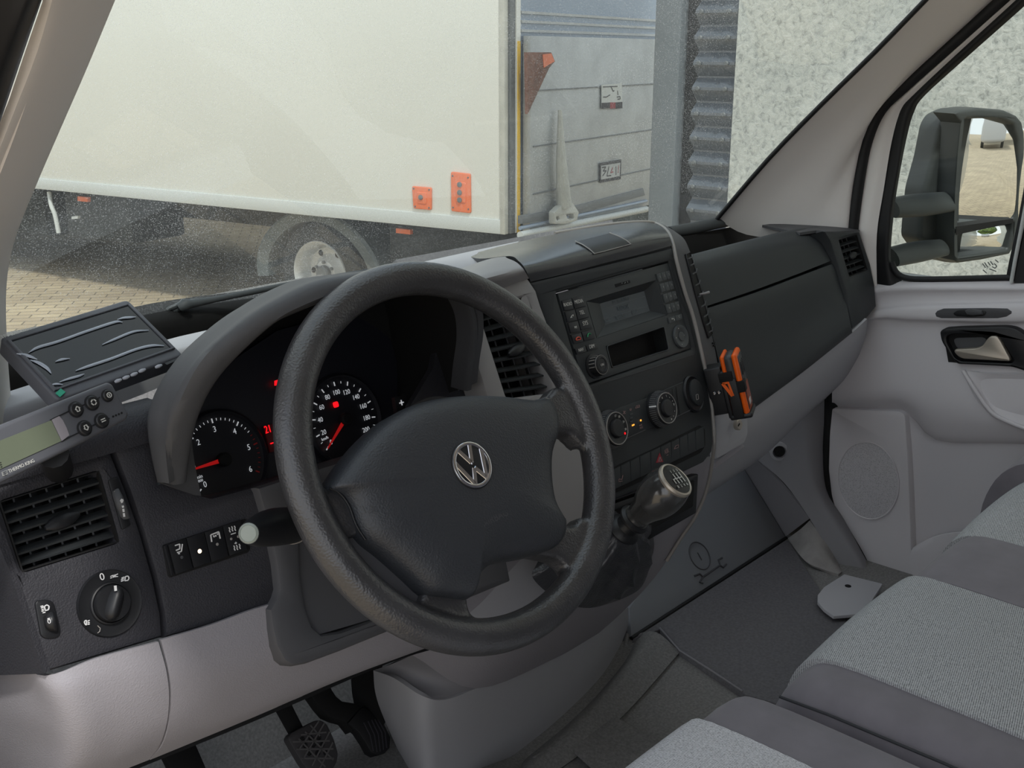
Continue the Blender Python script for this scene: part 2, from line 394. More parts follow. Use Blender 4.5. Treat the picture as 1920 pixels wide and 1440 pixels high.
# --- truck
TD = Vector((-.19, .982, 0)).normalized(); TN = Vector((-TD.y, TD.x, 0))      # along side (forward), side normal towards us
TC = Vector((3.587, 3.603, .8))
SIDE = (TC, TN); REAR = (TC, -TD)
truck = thing('box_truck', (TC.x, TC.y, 0), 'white box truck with folded tail lift parked ahead beyond the windscreen', 'truck')
RGT = -TN                                                          # towards the far side of the truck
def tp(a, b, z): return Vector((TC.x, TC.y, 0))+TD*a+RGT*b+EZ*z     # a forward, b across, z up
bx = lambda n, a0, a1, b0, b1, z0, z1, m, p, bev=0: box(n, tp((a0+a1)/2, (b0+b1)/2, (z0+z1)/2), ((a1-a0)/2, (b1-b0)/2, (z1-z0)/2), M[m], p, u=TD, v=RGT, w=EZ, bevel=bev)
bx('cargo_box', .015, 6.6, .0, 2.35, .88, 3.3, 'truckwhite', truck, .01)
bx('lower_rail', .012, 6.6, -.012, .05, .8, .885, 'rail', truck, .004)
bx('box_floor', .02, 6.6, .05, 2.3, .8, .88, 'chassis', truck)
bx('corner_post', -.02, .013, -.012, .03, .8, 3.3, 'bracket', truck, .003)
bx('door_seal', -.035, -.003, .035, .085, .8, 3.3, 'aludark', truck, .003)
yp = bx('tape_strip', -.04, -.02, .088, .135, .8, 3.3, 'truckwhite', truck)
yy = bx('yellow_tape', -.044, -.04, .098, .128, .80, 1.90, 'yellow', truck)
bx('cab', 6.8, 8.6, .05, 2.2, .75, 2.5, 'truckwhite', truck, .12)
bx('cab_skirt', 6.8, 8.4, .1, 2.1, .4, .75, 'chassis', truck, .05)
bx('rear_door', -.03, .02, .14, 2.3, .85, 3.2, 'doorblue', truck)
for z in (1.95, 2.0, 2.05, 2.3, 2.35): bx('door_rib', -.045, -.03, .14, 2.28, z, z+.015, 'alu', truck)
# platform of tail lift, folded upright
plat = bx('lift_platform', -.10, -.046, .15, 2.3, .76, 1.93, 'alu', truck, .006)
for z in (1.02, 1.30, 1.62): bx('seam', -.106, -.10, .18, 2.28, z, z+.008, 'aludark', plat)
LP = off(REAR, .108)
plate('platform_foot', [(979, 405), (1083, 385), (1206, 353), (1210, 366), (1084, 402), (979, 420)], LP, .03, M['aludark'], truck, bevel=.002)
tube('strut', [(1050, 206, off(LP, .03)), (1052, 300, off(LP, .05)), (1058, 388, off(LP, .06))], [.012, .032, .050], M['bracket'], truck, seg=8)
plate('bracket_foot', [(1040, 398), (1052, 386), (1074, 380), (1086, 398), (1082, 414), (1060, 420), (1040, 420)], LP, .04, M['bracket'], truck, front=.07, bevel=.005, r=.01,
      holes=[{'p': [(1043, 407), (1048, 405), (1050, 411), (1045, 414)], 'r': .005}, {'p': [(1062, 402), (1076, 401), (1077, 409), (1070, 412), (1064, 409)], 'r': .008}])
tube('underrun_bar', [(975, 441, off(LP, .02)), (1212, 392, off(LP, .02))], .022, M['rail'], truck, seg=10)
tube('underrun_rail', [(975, 428, LP), (1212, 377, LP)], .012, M['doorblue'], truck, seg=10)
plate('warning_flap', [(988, 98), (1034, 98), (1041, 115), (1030, 128), (990, 214)], LP, .02, M['rust'], truck, front=.02, bevel=.003)
plate('reflector', [(1018, 102), (1034, 100), (1040, 115), (1020, 127)], LP, .004, M['orange'], truck, front=.026)
st = plate('operating_sign', [(1128, 159), (1166, 156), (1167, 203), (1128, 204)], LP, .003, M['rail'], truck, front=.004)
M['sblack'] = mat('sign black', (50, 50, 55), .6); M['sred'] = mat('sign red', (150, 60, 65), .6)
plate('sign_band', [(1128, 193), (1144, 192), (1144, 203), (1128, 204)], LP, .001, M['sblack'], st, front=.005); plate('sign_band', [(1154, 192), (1167, 191), (1167, 203), (1154, 204)], LP, .001, M['sblack'], st, front=.005)
plate('sign_band', [(1144, 192), (1154, 192), (1154, 203), (1144, 204)], LP, .001, M['sred'], st, front=.005)
strokes('pictogram', [[(1131, 163), (1158, 162)], [(1146, 163), (1150, 171), (1152, 170)], [(1158, 170), (1159, 178)], [(1131, 182), (1137, 182), (1144, 178)], [(1157, 182), (1163, 181), (1163, 186), (1158, 186)]], .006, LP, .006, M['sblack'], st)
st = plate('warning_sign', [(1125, 306), (1165, 299), (1164, 336), (1125, 343)], LP, .003, M['sblack'], truck, front=.004)
plate('sign_face', [(1127, 311), (1163, 305), (1162, 330), (1127, 337)], LP, .001, M['alu'], st, front=.0055)
strokes('pictogram', [[(1129, 314), (1136, 313), (1131, 321), (1137, 320), (1130, 330)], [(1142, 312), (1138, 330), (1146, 329)], [(1155, 312), (1155, 328)]], .008, LP, .0065, M['sblack'], st)
strokes('pictogram', [[(1149, 314), (1145, 324), (1150, 322)], [(1160, 310), (1159, 324)]], .008, LP, .0065, M['sred'], st)
# socket panels
def socket(pts, cs):
    p = plate('socket_panel', pts, SIDE, .012, M['orange'], truck, front=.014, bevel=.003, r=.012)
    q = [((pts[0][0]*.76+pts[2][0]*.24), (pts[0][1]*.76+pts[2][1]*.24)), ((pts[1][0]*.76+pts[3][0]*.24), (pts[1][1]*.76+pts[3][1]*.24)), ((pts[2][0]*.76+pts[0][0]*.24), (pts[2][1]*.76+pts[0][1]*.24)), ((pts[3][0]*.76+pts[1][0]*.24), (pts[3][1]*.76+pts[1][1]*.24))]
    plate('raised_field', q, SIDE, .004, M['orange'], p, front=.018, bevel=.002, r=.01)
    for c in cs: lathe('socket_hole', U(*c, off(SIDE, .018)), TN, [(.016, 0), (.016, .006), (.011, .008), (.0, .006)], M['aludark'], p, 16)
    for i in range(4):
        a, b = pts[i], pts[(i+2) % 4]; lathe('screw', U(a[0]*.9+b[0]*.1, a[1]*.9+b[1]*.1, off(SIDE, .014)), TN, [(.006, 0), (.005, .003), (0, .003)], M['aludark'], p, 8)
socket([(772, 349), (808, 352), (808, 394), (775, 391)], [(789, 370)])
socket([(845, 322), (881, 326), (882, 400), (846, 396)], [(862, 346), (862, 361), (862, 375)])
plate('marker_lamp', [(742, 428), (769, 431), (769, 440), (742, 437)], off(SIDE, -.08), .03, M['orange'], truck, bevel=.003)
plate('marker_lamp', [(145, 368), (164, 370), (164, 379), (145, 377)], off(SIDE, -.08), .03, M['orange'], truck, bevel=.003)
plate('side_plate', [(134, 406), (146, 405), (146, 410), (134, 411)], off(SIDE, -.08), .02, M['rail'], truck)
tube('hose', [(92, 360, off(SIDE, -.05)), (96, 385, off(SIDE, -.03)), (103, 403, off(SIDE, -.03)), (110, 437, off(SIDE, -.03))], .018, M['rail'], truck, seg=8, n=4)
# chassis
bx('chassis_rail', .1, 8, .7, .85, .55, .8, 'chassis', truck); bx('chassis_rail', .1, 8, 1.5, 1.65, .55, .8, 'chassis', truck)
bx('battery_box', 3.6, 4.4, .25, .8, .38, .8, 'chassis', truck, .03); bx('fuel_tank', 4.6, 6.2, .2, .8, .35, .8, 'chassis', truck, .06)
bx('side_guard', .1, .95, .12, .6, .5, .8, 'chassis', truck, .02); bx('axle', 1.75, 1.85, .3, 2.1, .3, .42, 'chassis', truck)
# wheel
WP = off(SIDE, -.16); WC = U(600, 503, WP)
for k, (wc, nm) in enumerate([(WC, 'wheel'), (Vector((WC.x, WC.y, WC.z))+TD*4.7, 'wheel')]):
    wc = Vector((wc.x, wc.y, .365))
    if k == 0: WC0 = wc
    R = .365
    ty = lathe('tyre', wc, TN, [(.225, .0), (.27, .012), (.33, .006), (.357, -.012), (R, -.04), (R, -.16), (.35, -.2), (.24, -.2), (.225, -.17)], M['tyre'], truck, 48, loop=True)
    rm = lathe('rim', wc, TN, [(.236, .0), (.232, .012), (.222, .006), (.212, -.012), (.196, -.03), (.19, -.075), (.175, -.10), (.13, -.108), (.105, -.09), (.085, -.05), (.07, -.048), (.0, -.048)], M['rimsteel'], ty, 48, cap0=False)
    lathe('hub', wc, TN, [(.058, -.05), (.056, -.018), (.045, -.008), (0, -.006)], M['aludark'], rm, 20)
    for i in range(6):
        a = pi/6+i*pi/3; u, v, n = basis(TN)
        lathe('wheel_nut', wc+u*cos(a)*.078+v*sin(a)*.078-TN*.048, TN, [(.012, 0), (.011, .018), (0, .02)], M['aludark'], rm, 6)
        c = wc+u*cos(a+pi/6)*.148+v*sin(a+pi/6)*.148-TN*.1
        lathe('vent_slot', c, (TN-(c-wc).normalized()*.15), [(.022, -.004), (.020, .006), (0, .007)], M['deep'], rm, 14, sx=.7)
# mudguard: arch band around the tyre
u, v, n = basis(TN); vs = []; fs = []; NA = 24
for i in range(NA+1):
    a = radians(-8)+radians(196)*i/NA
    for (rr, d) in ((.42, .03), (.50, .045), (.52, .03), (.52, -.3), (.42, -.3)):
        ex = 1+.10*abs(cos(a))**3
        vs.append(WC0+u*cos(a)*rr*ex+v*sin(a)*rr*.88+n*d)
for i in range(NA):
    for k in range(5): fs.append((i*5+k, i*5+(k+1) % 5, (i+1)*5+(k+1) % 5, (i+1)*5+k))
fs += [(0, 1, 2, 3, 4), tuple(NA*5+k for k in (4, 3, 2, 1, 0))]
mk('mudguard', vs, fs, M['mud'], truck)
# --- building on the right
WALL = PX(3.0)
wl = box('wall_right', (3.6, -3.2, 3.2), (.6, 4.94, 3.2), M['concrete']); tag(wl, kind='structure', label='mottled light concrete yard wall')
pt = box('trim_1', (3.05, 2.085, 3.2), (.055, .068, 3.2), M['postgray'], bevel=.008); tag(pt, kind='structure', label='smooth grey corner post of the building')
gp = box('trim_2', (3.10, 1.99, 3.2), (.05, .035, 3.2), M['deep']); tag(gp, kind='structure', label='dark joint beside the post')
vs = []; fs = []; per = .105; k = 0; z = .0
prof = []
while z < 5.2:
    prof += [(0, z), (.0, z+.012), (.042, z+.05), (.042, z+.058)]; z += per
for y in (1.952, 1.746):
    for d, zz in prof: vs.append(Vector((3.005+d, y, zz)))
    for d, zz in prof: vs.append(Vector((3.06+d, y, zz)))
q = len(prof)
for i in range(q-1): fs += [(i, i+1, 2*q+i+1, 2*q+i), (q+i+1, q+i, 3*q+i, 3*q+i+1), (i, q+i, q+i+1, i+1), (2*q+i+1, 3*q+i+1, 3*q+i, 2*q+i)]
fs += [(0, 2*q, 3*q, q), (q-1, 2*q-1, 4*q-1, 3*q-1)]
cs = mk('corrugated_panel', vs, fs, M['corr'], smooth=False); tag(cs, 'strip of horizontally corrugated grey metal cladding between post and concrete wall', 'cladding')
z = .0; kk = 0
while z < 2.4:
    if z > 1.0:
        for y in (1.92, 1.785): lathe('bolt', Vector((3.003, y, z+.006)), -EX, [(.011, 0), (.011, .004), (.007, .008), (0, .008)], M['aludark'], cs, 8)
    z += per
# things behind the van that the outer mirror can show
rv = thing('parked_van', (2.0, -22, 0), 'pale blue and white van seen only in the door mirror', 'van')
box('van_body', (2.0, -24, 1.25), (.9, 2.4, .85), M['vanwhite'], rv, bevel=.25, seg=4)
box('windscreen', (2.0, -21.72, 1.75), (.75, .1, .3), mat('blue windscreen', (120, 160, 185), .1), rv, bevel=.08)
for sx in (-.75, .75): lathe('wheel', Vector((2.0+sx, -22.4, .34)), EX, [(.1, -.1), (.34, -.1), (.34, .1), (.1, .1)], M['tyre'], rv, 24)
vs = []; fs = []
tr = bpy.data.materials.new('leaves'); tr.use_nodes = True; t = tr.node_tree; b = t.nodes['Principled BSDF']; ns = t.nodes.new('ShaderNodeTexNoise'); ns.inputs['Scale'].default_value = 3; r = ramp(t, ns.outputs['Fac'], [(.35, (30, 46, 20)), (.65, (128, 150, 70))]); t.links.new(r.outputs[0], b.inputs['Base Color'])
for (tx, ty, rr), wh in zip(((-4.6, -30, 3.0), (3.2, -31, 3.0), (11, -30, 3.0)), ('leftmost', 'middle', 'rightmost')):
    e = thing('tree', (tx, ty, 0), 'green leafy tree at the back of the yard, %s of the three' % wh, 'tree', 'trees behind the yard')
    tube('trunk', [Vector((tx, ty, 0)), Vector((tx, ty, 3.4))], .2, M['rust'], e)
    bm = bmesh.new(); bmesh.ops.create_icosphere(bm, subdivisions=4, radius=rr)
    for vv in bm.verts: vv.co = vv.co*(1+.16*sin(vv.co.x*5)*sin(vv.co.y*4.3+1)*cos(vv.co.z*4.7)+random.uniform(-.06, .06))+Vector((tx, ty, 4.6))
    bmk('foliage', bm, tr, e)
# ================================================================ VAN SHELL
WSP0 = Vector((.74, .421, 1.519)); WSN = Vector((0, -.731, -.682))
WS = (WSP0, WSN)
def wpt(x, z, o=0):     # point of the bowed windscreen
    y = .421-(z-1.519)*.9326; bow = .13*max(0, 1-((x-.03)/.76)**2)
    return Vector((x, y+bow, z))-WSN*o
def lwf(t):
    a = t.nodes.new('ShaderNodeLayerWeight'); a.inputs[0].default_value = .5; p = t.nodes.new('ShaderNodeMath'); p.operation = 'POWER'; p.inputs[1].default_value = 4
    r = t.nodes.new('ShaderNodeMapRange'); r.inputs['To Min'].default_value = .012; r.inputs['To Max'].default_value = .5
    t.links.new(a.outputs['Facing'], p.inputs[0]); t.links.new(p.outputs[0], r.inputs['Value']); return r
gm = bpy.data.materials.new('dusty glass'); gm.use_nodes = True; t = gm.node_tree; t.nodes.clear()
out = t.nodes.new('ShaderNodeOutputMaterial'); tr_ = t.nodes.new('ShaderNodeBsdfTransparent'); tr_.inputs[0].default_value = (.93, .96, .94, 1)
gl = t.nodes.new('ShaderNodeBsdfGlossy'); gl.inputs['Roughness'].default_value = .02; fr = lwf(t)
m1 = t.nodes.new('ShaderNodeMixShader'); df = t.nodes.new('ShaderNodeBsdfDiffuse'); df.inputs[0].default_value = (.75, .78, .74, 1); tl = t.nodes.new('ShaderNodeBsdfTranslucent'); tl.inputs[0].default_value = (.95, .96, .94, 1)
m2 = t.nodes.new('ShaderNodeMixShader'); m2.inputs[0].default_value = .65; m3 = t.nodes.new('ShaderNodeMixShader')
tc = t.nodes.new('ShaderNodeTexCoord'); na = t.nodes.new('ShaderNodeTexNoise'); na.inputs['Scale'].default_value = 760; na.inputs['Detail'].default_value = 0
nb = t.nodes.new('ShaderNodeTexNoise'); nb.inputs['Scale'].default_value = 5; nb.inputs['Detail'].default_value = 5
ra = t.nodes.new('ShaderNodeMapRange'); ra.inputs['From Min'].default_value = .64; ra.inputs['From Max'].default_value = .76; ra.inputs['To Min'].default_value = .035; ra.inputs['To Max'].default_value = .32
rb = t.nodes.new('ShaderNodeMapRange'); rb.inputs['From Min'].default_value = .3; rb.inputs['From Max'].default_value = .7; rb.inputs['To Min'].default_value = .5; rb.inputs['To Max'].default_value = 1.2
mu = t.nodes.new('ShaderNodeMath'); mu.operation = 'MULTIPLY'
t.links.new(tc.outputs['Object'], na.inputs['Vector']); t.links.new(tc.outputs['Object'], nb.inputs['Vector']); t.links.new(na.outputs['Fac'], ra.inputs['Value']); t.links.new(nb.outputs['Fac'], rb.inputs['Value'])
t.links.new(ra.outputs[0], mu.inputs[0]); t.links.new(rb.outputs[0], mu.inputs[1]); t.links.new(fr.outputs[0], m1.inputs[0]); t.links.new(tr_.outputs[0], m1.inputs[1]); t.links.new(gl.outputs[0], m1.inputs[2])
t.links.new(df.outputs[0], m2.inputs[1]); t.links.new(tl.outputs[0], m2.inputs[2]); t.links.new(mu.outputs[0], m3.inputs[0]); t.links.new(m1.outputs[0], m3.inputs[1]); t.links.new(m2.outputs[0], m3.inputs[2]); t.links.new(m3.outputs[0], out.inputs[0])
M['dusty'] = gm
gc = bpy.data.materials.new('clear glass'); gc.use_nodes = True; t = gc.node_tree; t.nodes.clear(); out = t.nodes.new('ShaderNodeOutputMaterial')
tr_ = t.nodes.new('ShaderNodeBsdfTransparent'); tr_.inputs[0].default_value = (.94, .97, .95, 1); gl = t.nodes.new('ShaderNodeBsdfGlossy'); gl.inputs['Roughness'].default_value = .02; fr = lwf(t); m1 = t.nodes.new('ShaderNodeMixShader')
t.links.new(fr.outputs[0], m1.inputs[0]); t.links.new(tr_.outputs[0], m1.inputs[1]); t.links.new(gl.outputs[0], m1.inputs[2]); t.links.new(m1.outputs[0], out.inputs[0]); M['clear'] = gc
rows = []
for i in range(9):
    z = 1.42+(2.26-1.42)*i/8; rows.append([wpt(-.72+1.50*j/12, z, .012) for j in range(13)])
ws = grid('window_1', rows, M['dusty'], None, .0005, nu=2, nv=1); tag(ws, kind='structure', label='dusty windscreen')
# right A-pillar trim
P = PX
ra_ = grid('trim_3', [[(1345, 411, P(.745)), (1440, 301, P(.745)), (1540, 198, P(.745)), (1640, 100, P(.745)), (1738, 0, P(.745)), (1850, -115, P(.745))],
     [(1400, 440, P(.79)), (1475, 345, P(.79)), (1565, 235, P(.79)), (1668, 125, P(.79)), (1772, 18, P(.79)), (1885, -95, P(.79))],
     [(1500, 450, P(.825)), (1530, 385, P(.825)), (1600, 270, P(.825)), (1690, 145, P(.825)), (1800, 30, P(.825)), (1915, -85, P(.825))],
     [(1575, 455, P(.848)), (1590, 350, P(.848)), (1622, 240, P(.848)), (1695, 148, P(.848)), (1815, 35, P(.848)), (1930, -78, P(.848))],
     [(1594, 450, P(.862)), (1602, 345, P(.862)), (1632, 237, P(.862)), (1702, 152, P(.862)), (1826, 35, P(.862)), (1940, -74, P(.862))]], M['trimg'], None, .01)
tag(ra_, kind='structure', label='light grey trim of the far windscreen pillar')
sl = tube('trim_4', [(1343, 412, P(.742)), (1440, 299, P(.742)), (1540, 196, P(.742)), (1640, 98, P(.742)), (1738, -3, P(.742)), (1850, -118, P(.742))], .0045, M['rubber'], None, 8, n=3); tag(sl, kind='structure', label='black rubber edge of windscreen')
# door opening seal
ds = tube('trim_5', [(1598, 470, P(.866)), (1600, 420, P(.866)), (1612, 330, P(.866)), (1626, 262, P(.866)), (1652, 205, P(.866)), (1698, 160, P(.866)), (1768, 98, P(.866)), (1872, 5, P(.866)), (1990, -100, P(.866))], .011, M['rubber'], None, 10, n=4); tag(ds, kind='structure', label='black door seal along far pillar')
# left A-pillar trim
def wy(px, py, y): return U(px, py, PY(y))
lp = grid('trim_6', [[(216, 0, .085), (160, 135, .150), (112, 245, .20), (66, 352, .25), (26, 455, .30), (12, 540, .35), (13, 640, .38), (20, 740, .40), (30, 830, .42)],
     [(190, -20, .04), (135, 125, .10), (88, 238, .15), (44, 345, .20), (4, 450, .25), (-10, 540, .30), (-9, 640, .33), (-2, 740, .35), (8, 830, .37)],
     [(120, -40, -.02), (80, 100, .04), (30, 225, .09), (-15, 340, .14), (-50, 450, .19), (-60, 540, .24), (-60, 640, .27), (-55, 740, .29), (-50, 830, .31)],
     [(84, -10, .0), (46, 100, .05), (4, 225, .10), (-38, 345, .15), (-80, 450, .20), (-90, 540, .25), (-90, 640, .28), (-85, 740, .30), (-80, 830, .32)]], M['trimg'], None, .01)
tag(lp, kind='structure', label='grey trim of the near windscreen pillar')
s2 = grid('trim_7', [[(82, -10, .01), (44, 100, .06), (2, 225, .11), (-40, 345, .16), (-82, 450, .21)], [(64, -20, -.03), (26, 90, .03), (-16, 215, .08), (-58, 340, .13), (-100, 450, .18)],
     [(30, -20, -.02), (-5, 90, .03), (-50, 215, .08), (-90, 340, .13), (-130, 450, .18)], [(-60, -20, .0), (-100, 90, .05), (-150, 215, .1), (-190, 340, .15), (-230, 450, .2)]], M['rubber'], None, .01); tag(s2, kind='structure', label='black door seal at the near pillar')
# roof, rear bulkhead, sills, outer skin (close the cab the way the real one is closed)
rf = box('ceiling', (0, -1.0, 2.30), (.86, .86, .02), M['trimg']); tag(rf, kind='structure')
wb = box('wall_back', (0, -1.75, 1.55), (.86, .02, .75), M['gray']); tag(wb, kind='structure')
bp_ = box('wall_left', (-.86, -1.45, 1.45), (.03, .32, .85), M['gray']); tag(bp_, kind='structure')

yw = box('wall_front.002', tp(6, 4.2, 1.5), (6.5, .15, 1.5), mat('dark yard wall', (62, 68, 66), .9, vary=.3, vscale=2), None, u=TD, v=RGT, w=EZ); tag(yw, kind='structure', label='dark yard boundary behind the truck')

# the driver's door, swung open in front of the near pillar (left of the picture)
od = thing('door_2', (-.93, .36, .8), 'open driver door', None, kind='structure')
oa = radians(112); ou = Vector((cos(oa+pi/2)*0-sin(radians(68)), cos(radians(68))*.35, 0)).normalized(); on = Vector((-ou.y, ou.x, 0))
box('door_shell', Vector((-.93, .36, 1.12))+ou*.52, (.50, .035, .33), M['gray2'], od, u=ou, v=on, w=EZ, bevel=.02)
for a_, b_, z0, z1 in ((.02, .10, 1.45, 2.0), (.92, 1.0, 1.45, 2.1)): box('door_frame', Vector((-.93, .36, (z0+z1)/2))+ou*((a_+b_)/2), ((b_-a_)/2, .025, (z1-z0)/2), M['rubber'], od, u=ou, v=on, w=EZ)

hb_ = box('wall_left.002', (-.855, -.68, 2.13), (.025, .55, .17), M['trimg']); tag(hb_, kind='structure', label='roof rail above the driver door opening')
# ================================================================ DASHBOARD
dash = thing('dashboard', (0, .30, 1.10), 'full-width black and grey dashboard under the windscreen', 'dashboard')
# left (driver door side) black panel, with the vent opening
VL = [(3, 942), (185, 885), (222, 1015), (45, 1070)]
plate('side_fascia', [(-75, 925), (60, 868), (196, 826), (212, 850), (238, 915), (266, 995), (290, 1080), (305, 1150), (308, 1195), (85, 1262), (66, 1205), (30, 1110), (-6, 1010)], FAS, .22, M['pad'], dash, bevel=.007, holes=[{'p': VL, 'r': .004}])
plate('centre_left_fascia', [(208, 812), (288, 776), (300, 905), (342, 890), (352, 905), (372, 925), (398, 932), (490, 908), (700, 845), (1010, 760), (1010, 930), (560, 1070), (526, 1105), (508, 1141), (312, 1196), (308, 1150), (293, 1080), (269, 995), (242, 915), (216, 850)], FAS, .05, M['pad'], dash, bevel=.006)
# rolled top of the left end, open tray behind it, back ledge under the glass
W = lambda x, y, z: Vector((x, y, z))
for nm, xs in (('top_pad', (-.80, -.70, -.617)),):
    grid(nm, [[W(x, .172, 1.490) for x in xs], [W(x, .176, 1.504) for x in xs], [W(x, .188, 1.514) for x in xs], [W(x, .203, 1.515) for x in xs], [W(x, .212, 1.509) for x in xs], [W(x, .212, 1.46) for x in xs]], M['pad'], dash, .004)
LX = (-.78, -.66, -.56, -.46, -.2)
def lz(x): return 1.513+(x+.46)*.10 if x < -.46 else 1.513
box('tray_floor', (-.70, .29, 1.462), (.105, .085, .006), M['deep'], dash)
grid('back_ledge', [[W(x, .364, lz(x)-.035) for x in LX], [W(x, .367, lz(x)-.006) for x in LX], [W(x, .378, lz(x)) for x in LX], [W(x, .412, lz(x)) for x in LX]], M['gray2'], dash, .004)
XS = [-.72+1.5*i/10 for i in range(11)]
def zt(x): return 1.512 if x < -.45 else max(1.46, 1.512-(x+.45)*.10) if x < .3 else 1.46
# black cowl strip at the foot of the glass
grid('glass_foot_strip', [[wpt(x, zt(x)-.033, -.03) for x in XS], [wpt(x, zt(x), -.004) for x in XS], [wpt(x, zt(x)-.003, .03) for x in XS]], M['deep'], dash, .003)
# instrument hood
CX = -.437
def arch(L):
    A = [V(p) for p in L]; return A+[Vector((2*CX-p.x, p.y, p.z)) for p in reversed(A[:-1])]
inn = arch([(340, 900, .142), (347, 845, .135), (360, 785, .125), (387, 725, .115), (430, 670, .105), (507, 600, .092), (560, 573, .088), (615, 552, .086), (683, 532, .086)])
mid = arch([(316, 906, .138), (318, 850, .13), (325, 788, .122), (350, 728, .112), (392, 668, .103), (468, 602, .098), (530, 564, .095), (600, 533, .093), (683, 518, .093)])
outr = arch([(302, 904, .148), (290, 850, .152), (284, 785, .160), (303, 728, .168), (343, 670, .176), (400, 618, .184), (440, 590, .190), (490, 560, .195), (556, 534, .20)])
NL = len(inn)//2
for i_ in range(NL+1, len(inn)):
    k_ = min(1, (i_-NL)/4); inn[i_] = inn[i_]-Vector((.012*k_, 0, 0)); mid[i_] = mid[i_]*(1-k_)+(inn[i_]+Vector((.004, -.001, .004)))*k_; outr[i_] = outr[i_]*(1-k_)+(inn[i_]+Vector((.007, .006, .006)))*k_
def sc(P, dy, k): 
    c = Vector((CX, 0, 1.45)); return [Vector((c.x+(p.x-c.x)*k, p.y+dy, c.z+(p.z-c.z)*k)) for p in P]
deep = [U(x, y, PY(.268)) for x, y in [(336, 880), (340, 835), (352, 780), (380, 718), (424, 664), (500, 598), (555, 572), (612, 552), (683, 540), (700, 545), (714, 558), (724, 580), (730, 610), (733, 645), (735, 685), (737, 730), (737, 775)]]; deep2 = [Vector((CX+(p.x-CX)*.4, .31, 1.45+(p.z-1.45)*.4)) for p in deep]
bk = [Vector((p.x+(CX-p.x)*(.20 if i <= NL else .02), p.y+(.004 if i <= NL else .008), p.z-(.03 if i <= NL else .012))) for i, p in enumerate(outr)]
lip = [a*.75+b*.25-Vector((0, .004, 0)) for a, b in zip(inn, mid)]
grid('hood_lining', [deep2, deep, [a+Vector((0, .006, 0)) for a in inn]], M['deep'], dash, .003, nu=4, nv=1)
grid('instrument_hood', [[a+Vector((0, .02, 0)) for a in inn], inn, lip, mid, [a*.5+b*.5+Vector((0, -.012, .004)) for a, b in zip(mid, outr)], outr, bk], M['hood'], dash, .0035, nu=4, nv=3)
# steering column shroud on the fascia
plate('column_shroud', [(484, 914), (700, 845), (900, 800), (960, 1090), (728, 1186), (640, 1222), (578, 1245), (552, 1250), (535, 1240), (520, 1213), (512, 1180), (507, 1143), (520, 1122), (525, 1105), (520, 1060), (505, 985)], off(FAS, .0), .05, M['shroud'], dash, front=.012, bevel=.006,
      holes=[[(560, 925), (700, 880), (860, 830), (900, 1090), (640, 1185), (605, 1190), (588, 1175), (575, 1140), (566, 1080)]])
grid('shroud_recess', [[U(560, 925, off(FAS, .012)), U(700, 880, off(FAS, .012)), U(870, 825, off(FAS, .012))], [U(566, 1080, off(FAS, .012)), U(720, 1030, off(FAS, .012)), U(890, 980, off(FAS, .012))],
     [U(578, 1150, off(FAS, .012)), U(740, 1110, off(FAS, .012)), U(900, 1060, off(FAS, .012))], [U(600, 1192, off(FAS, .012)), U(740, 1150, off(FAS, .012)), U(905, 1095, off(FAS, .012))]], M['shroud'], dash, .003, back=(0, .05, -.02)).location += Vector((0, .006, -.002))
# centre stack: left silver bezel (rolls over the top), with a vent opening
VC = [(899, 583), (985, 557), (1040, 736), (951, 747)]
BZ = tilt((0, .138, 1.46), 20, 0)
plate('centre_bezel', [(838, 560), (856, 580), (872, 611), (881, 641), (902, 703), (914, 742), (950, 990), (1114, 990), (1104, 880), (1090, 810), (1061, 745), (1043, 665), (1026, 603), (1015, 574), (1006, 545), (990, 521), (920, 545)], BZ, .06, M['bezel'], dash, front=.004, bevel=.004, holes=[{'p': VC, 'r': .006}, {'p': [(981, 563), (990, 560), (998, 579), (989, 582)], 'r': .001}])
def bz(px, py, f=.004): return U(px, py, off(BZ, f))
grid('bezel_top', [[bz(838, 562), bz(920, 546), bz(992, 522)], [(832, 548, .155), (905, 524, .155), (981, 504, .166)], [(836, 536, .19), (898, 508, .19), (967, 491, .20)], [(842, 522, .24), (905, 495, .235), (951, 484, .24)], [(850, 508, .30), (912, 487, .29), (945, 480, .28)], [(850, 515, .36), (910, 494, .35), (940, 486, .33)]], M['bezel'], dash, .006)
# black stack face, opening for radio
RAD = [(1044, 549), (1255, 490), (1299, 653), (1095, 724)]
plate('stack_fascia', [(994, 529), (1130, 497), (1261, 464), (1269, 492), (1284, 547), (1300, 596), (1315, 660), (1327, 715), (1335, 767), (1339, 828), (1336, 848), (1321, 867), (1286, 884), (1151, 938), (1114, 952), (1106, 880), (1092, 805), (1066, 750), (1050, 715), (1030, 620), (1008, 556)], STK, .05, M['padf'], dash, bevel=.005, holes=[{'p': RAD, 'r': .003}])
# top pad of the stack
sp_ = lambda px, py: U(px, py, off(STK, -.002))
stt = grid('stack_top', [[sp_(995, 528), sp_(1065, 512), sp_(1130, 494), sp_(1200, 477), sp_(1261, 460)], [(984, 503, .178), (1068, 485, .18), (1138, 468, .18), (1200, 452, .18), (1255, 443, .182)],
     [(972, 489, .21), (1072, 463, .21), (1143, 446, .21), (1200, 434, .21), (1248, 432, .21)], [(955, 480, .25), (1064, 451, .25), (1141, 433, .25), (1198, 425, .25), (1241, 426, .245)],
     [(900, 485, .32), (1058, 442, .31), (1144, 426, .31), (1200, 420, .30), (1235, 422, .29)], [(868, 478, .40), (1053, 436, .38), (1147, 422, .36), (1200, 417, .35), (1230, 420, .34)],
     [(868, 490, .46), (1053, 450, .45), (1147, 436, .43), (1203, 430, .41), (1230, 432, .40)]], M['padtop'], dash, .006, nu=5)
LIDN = None
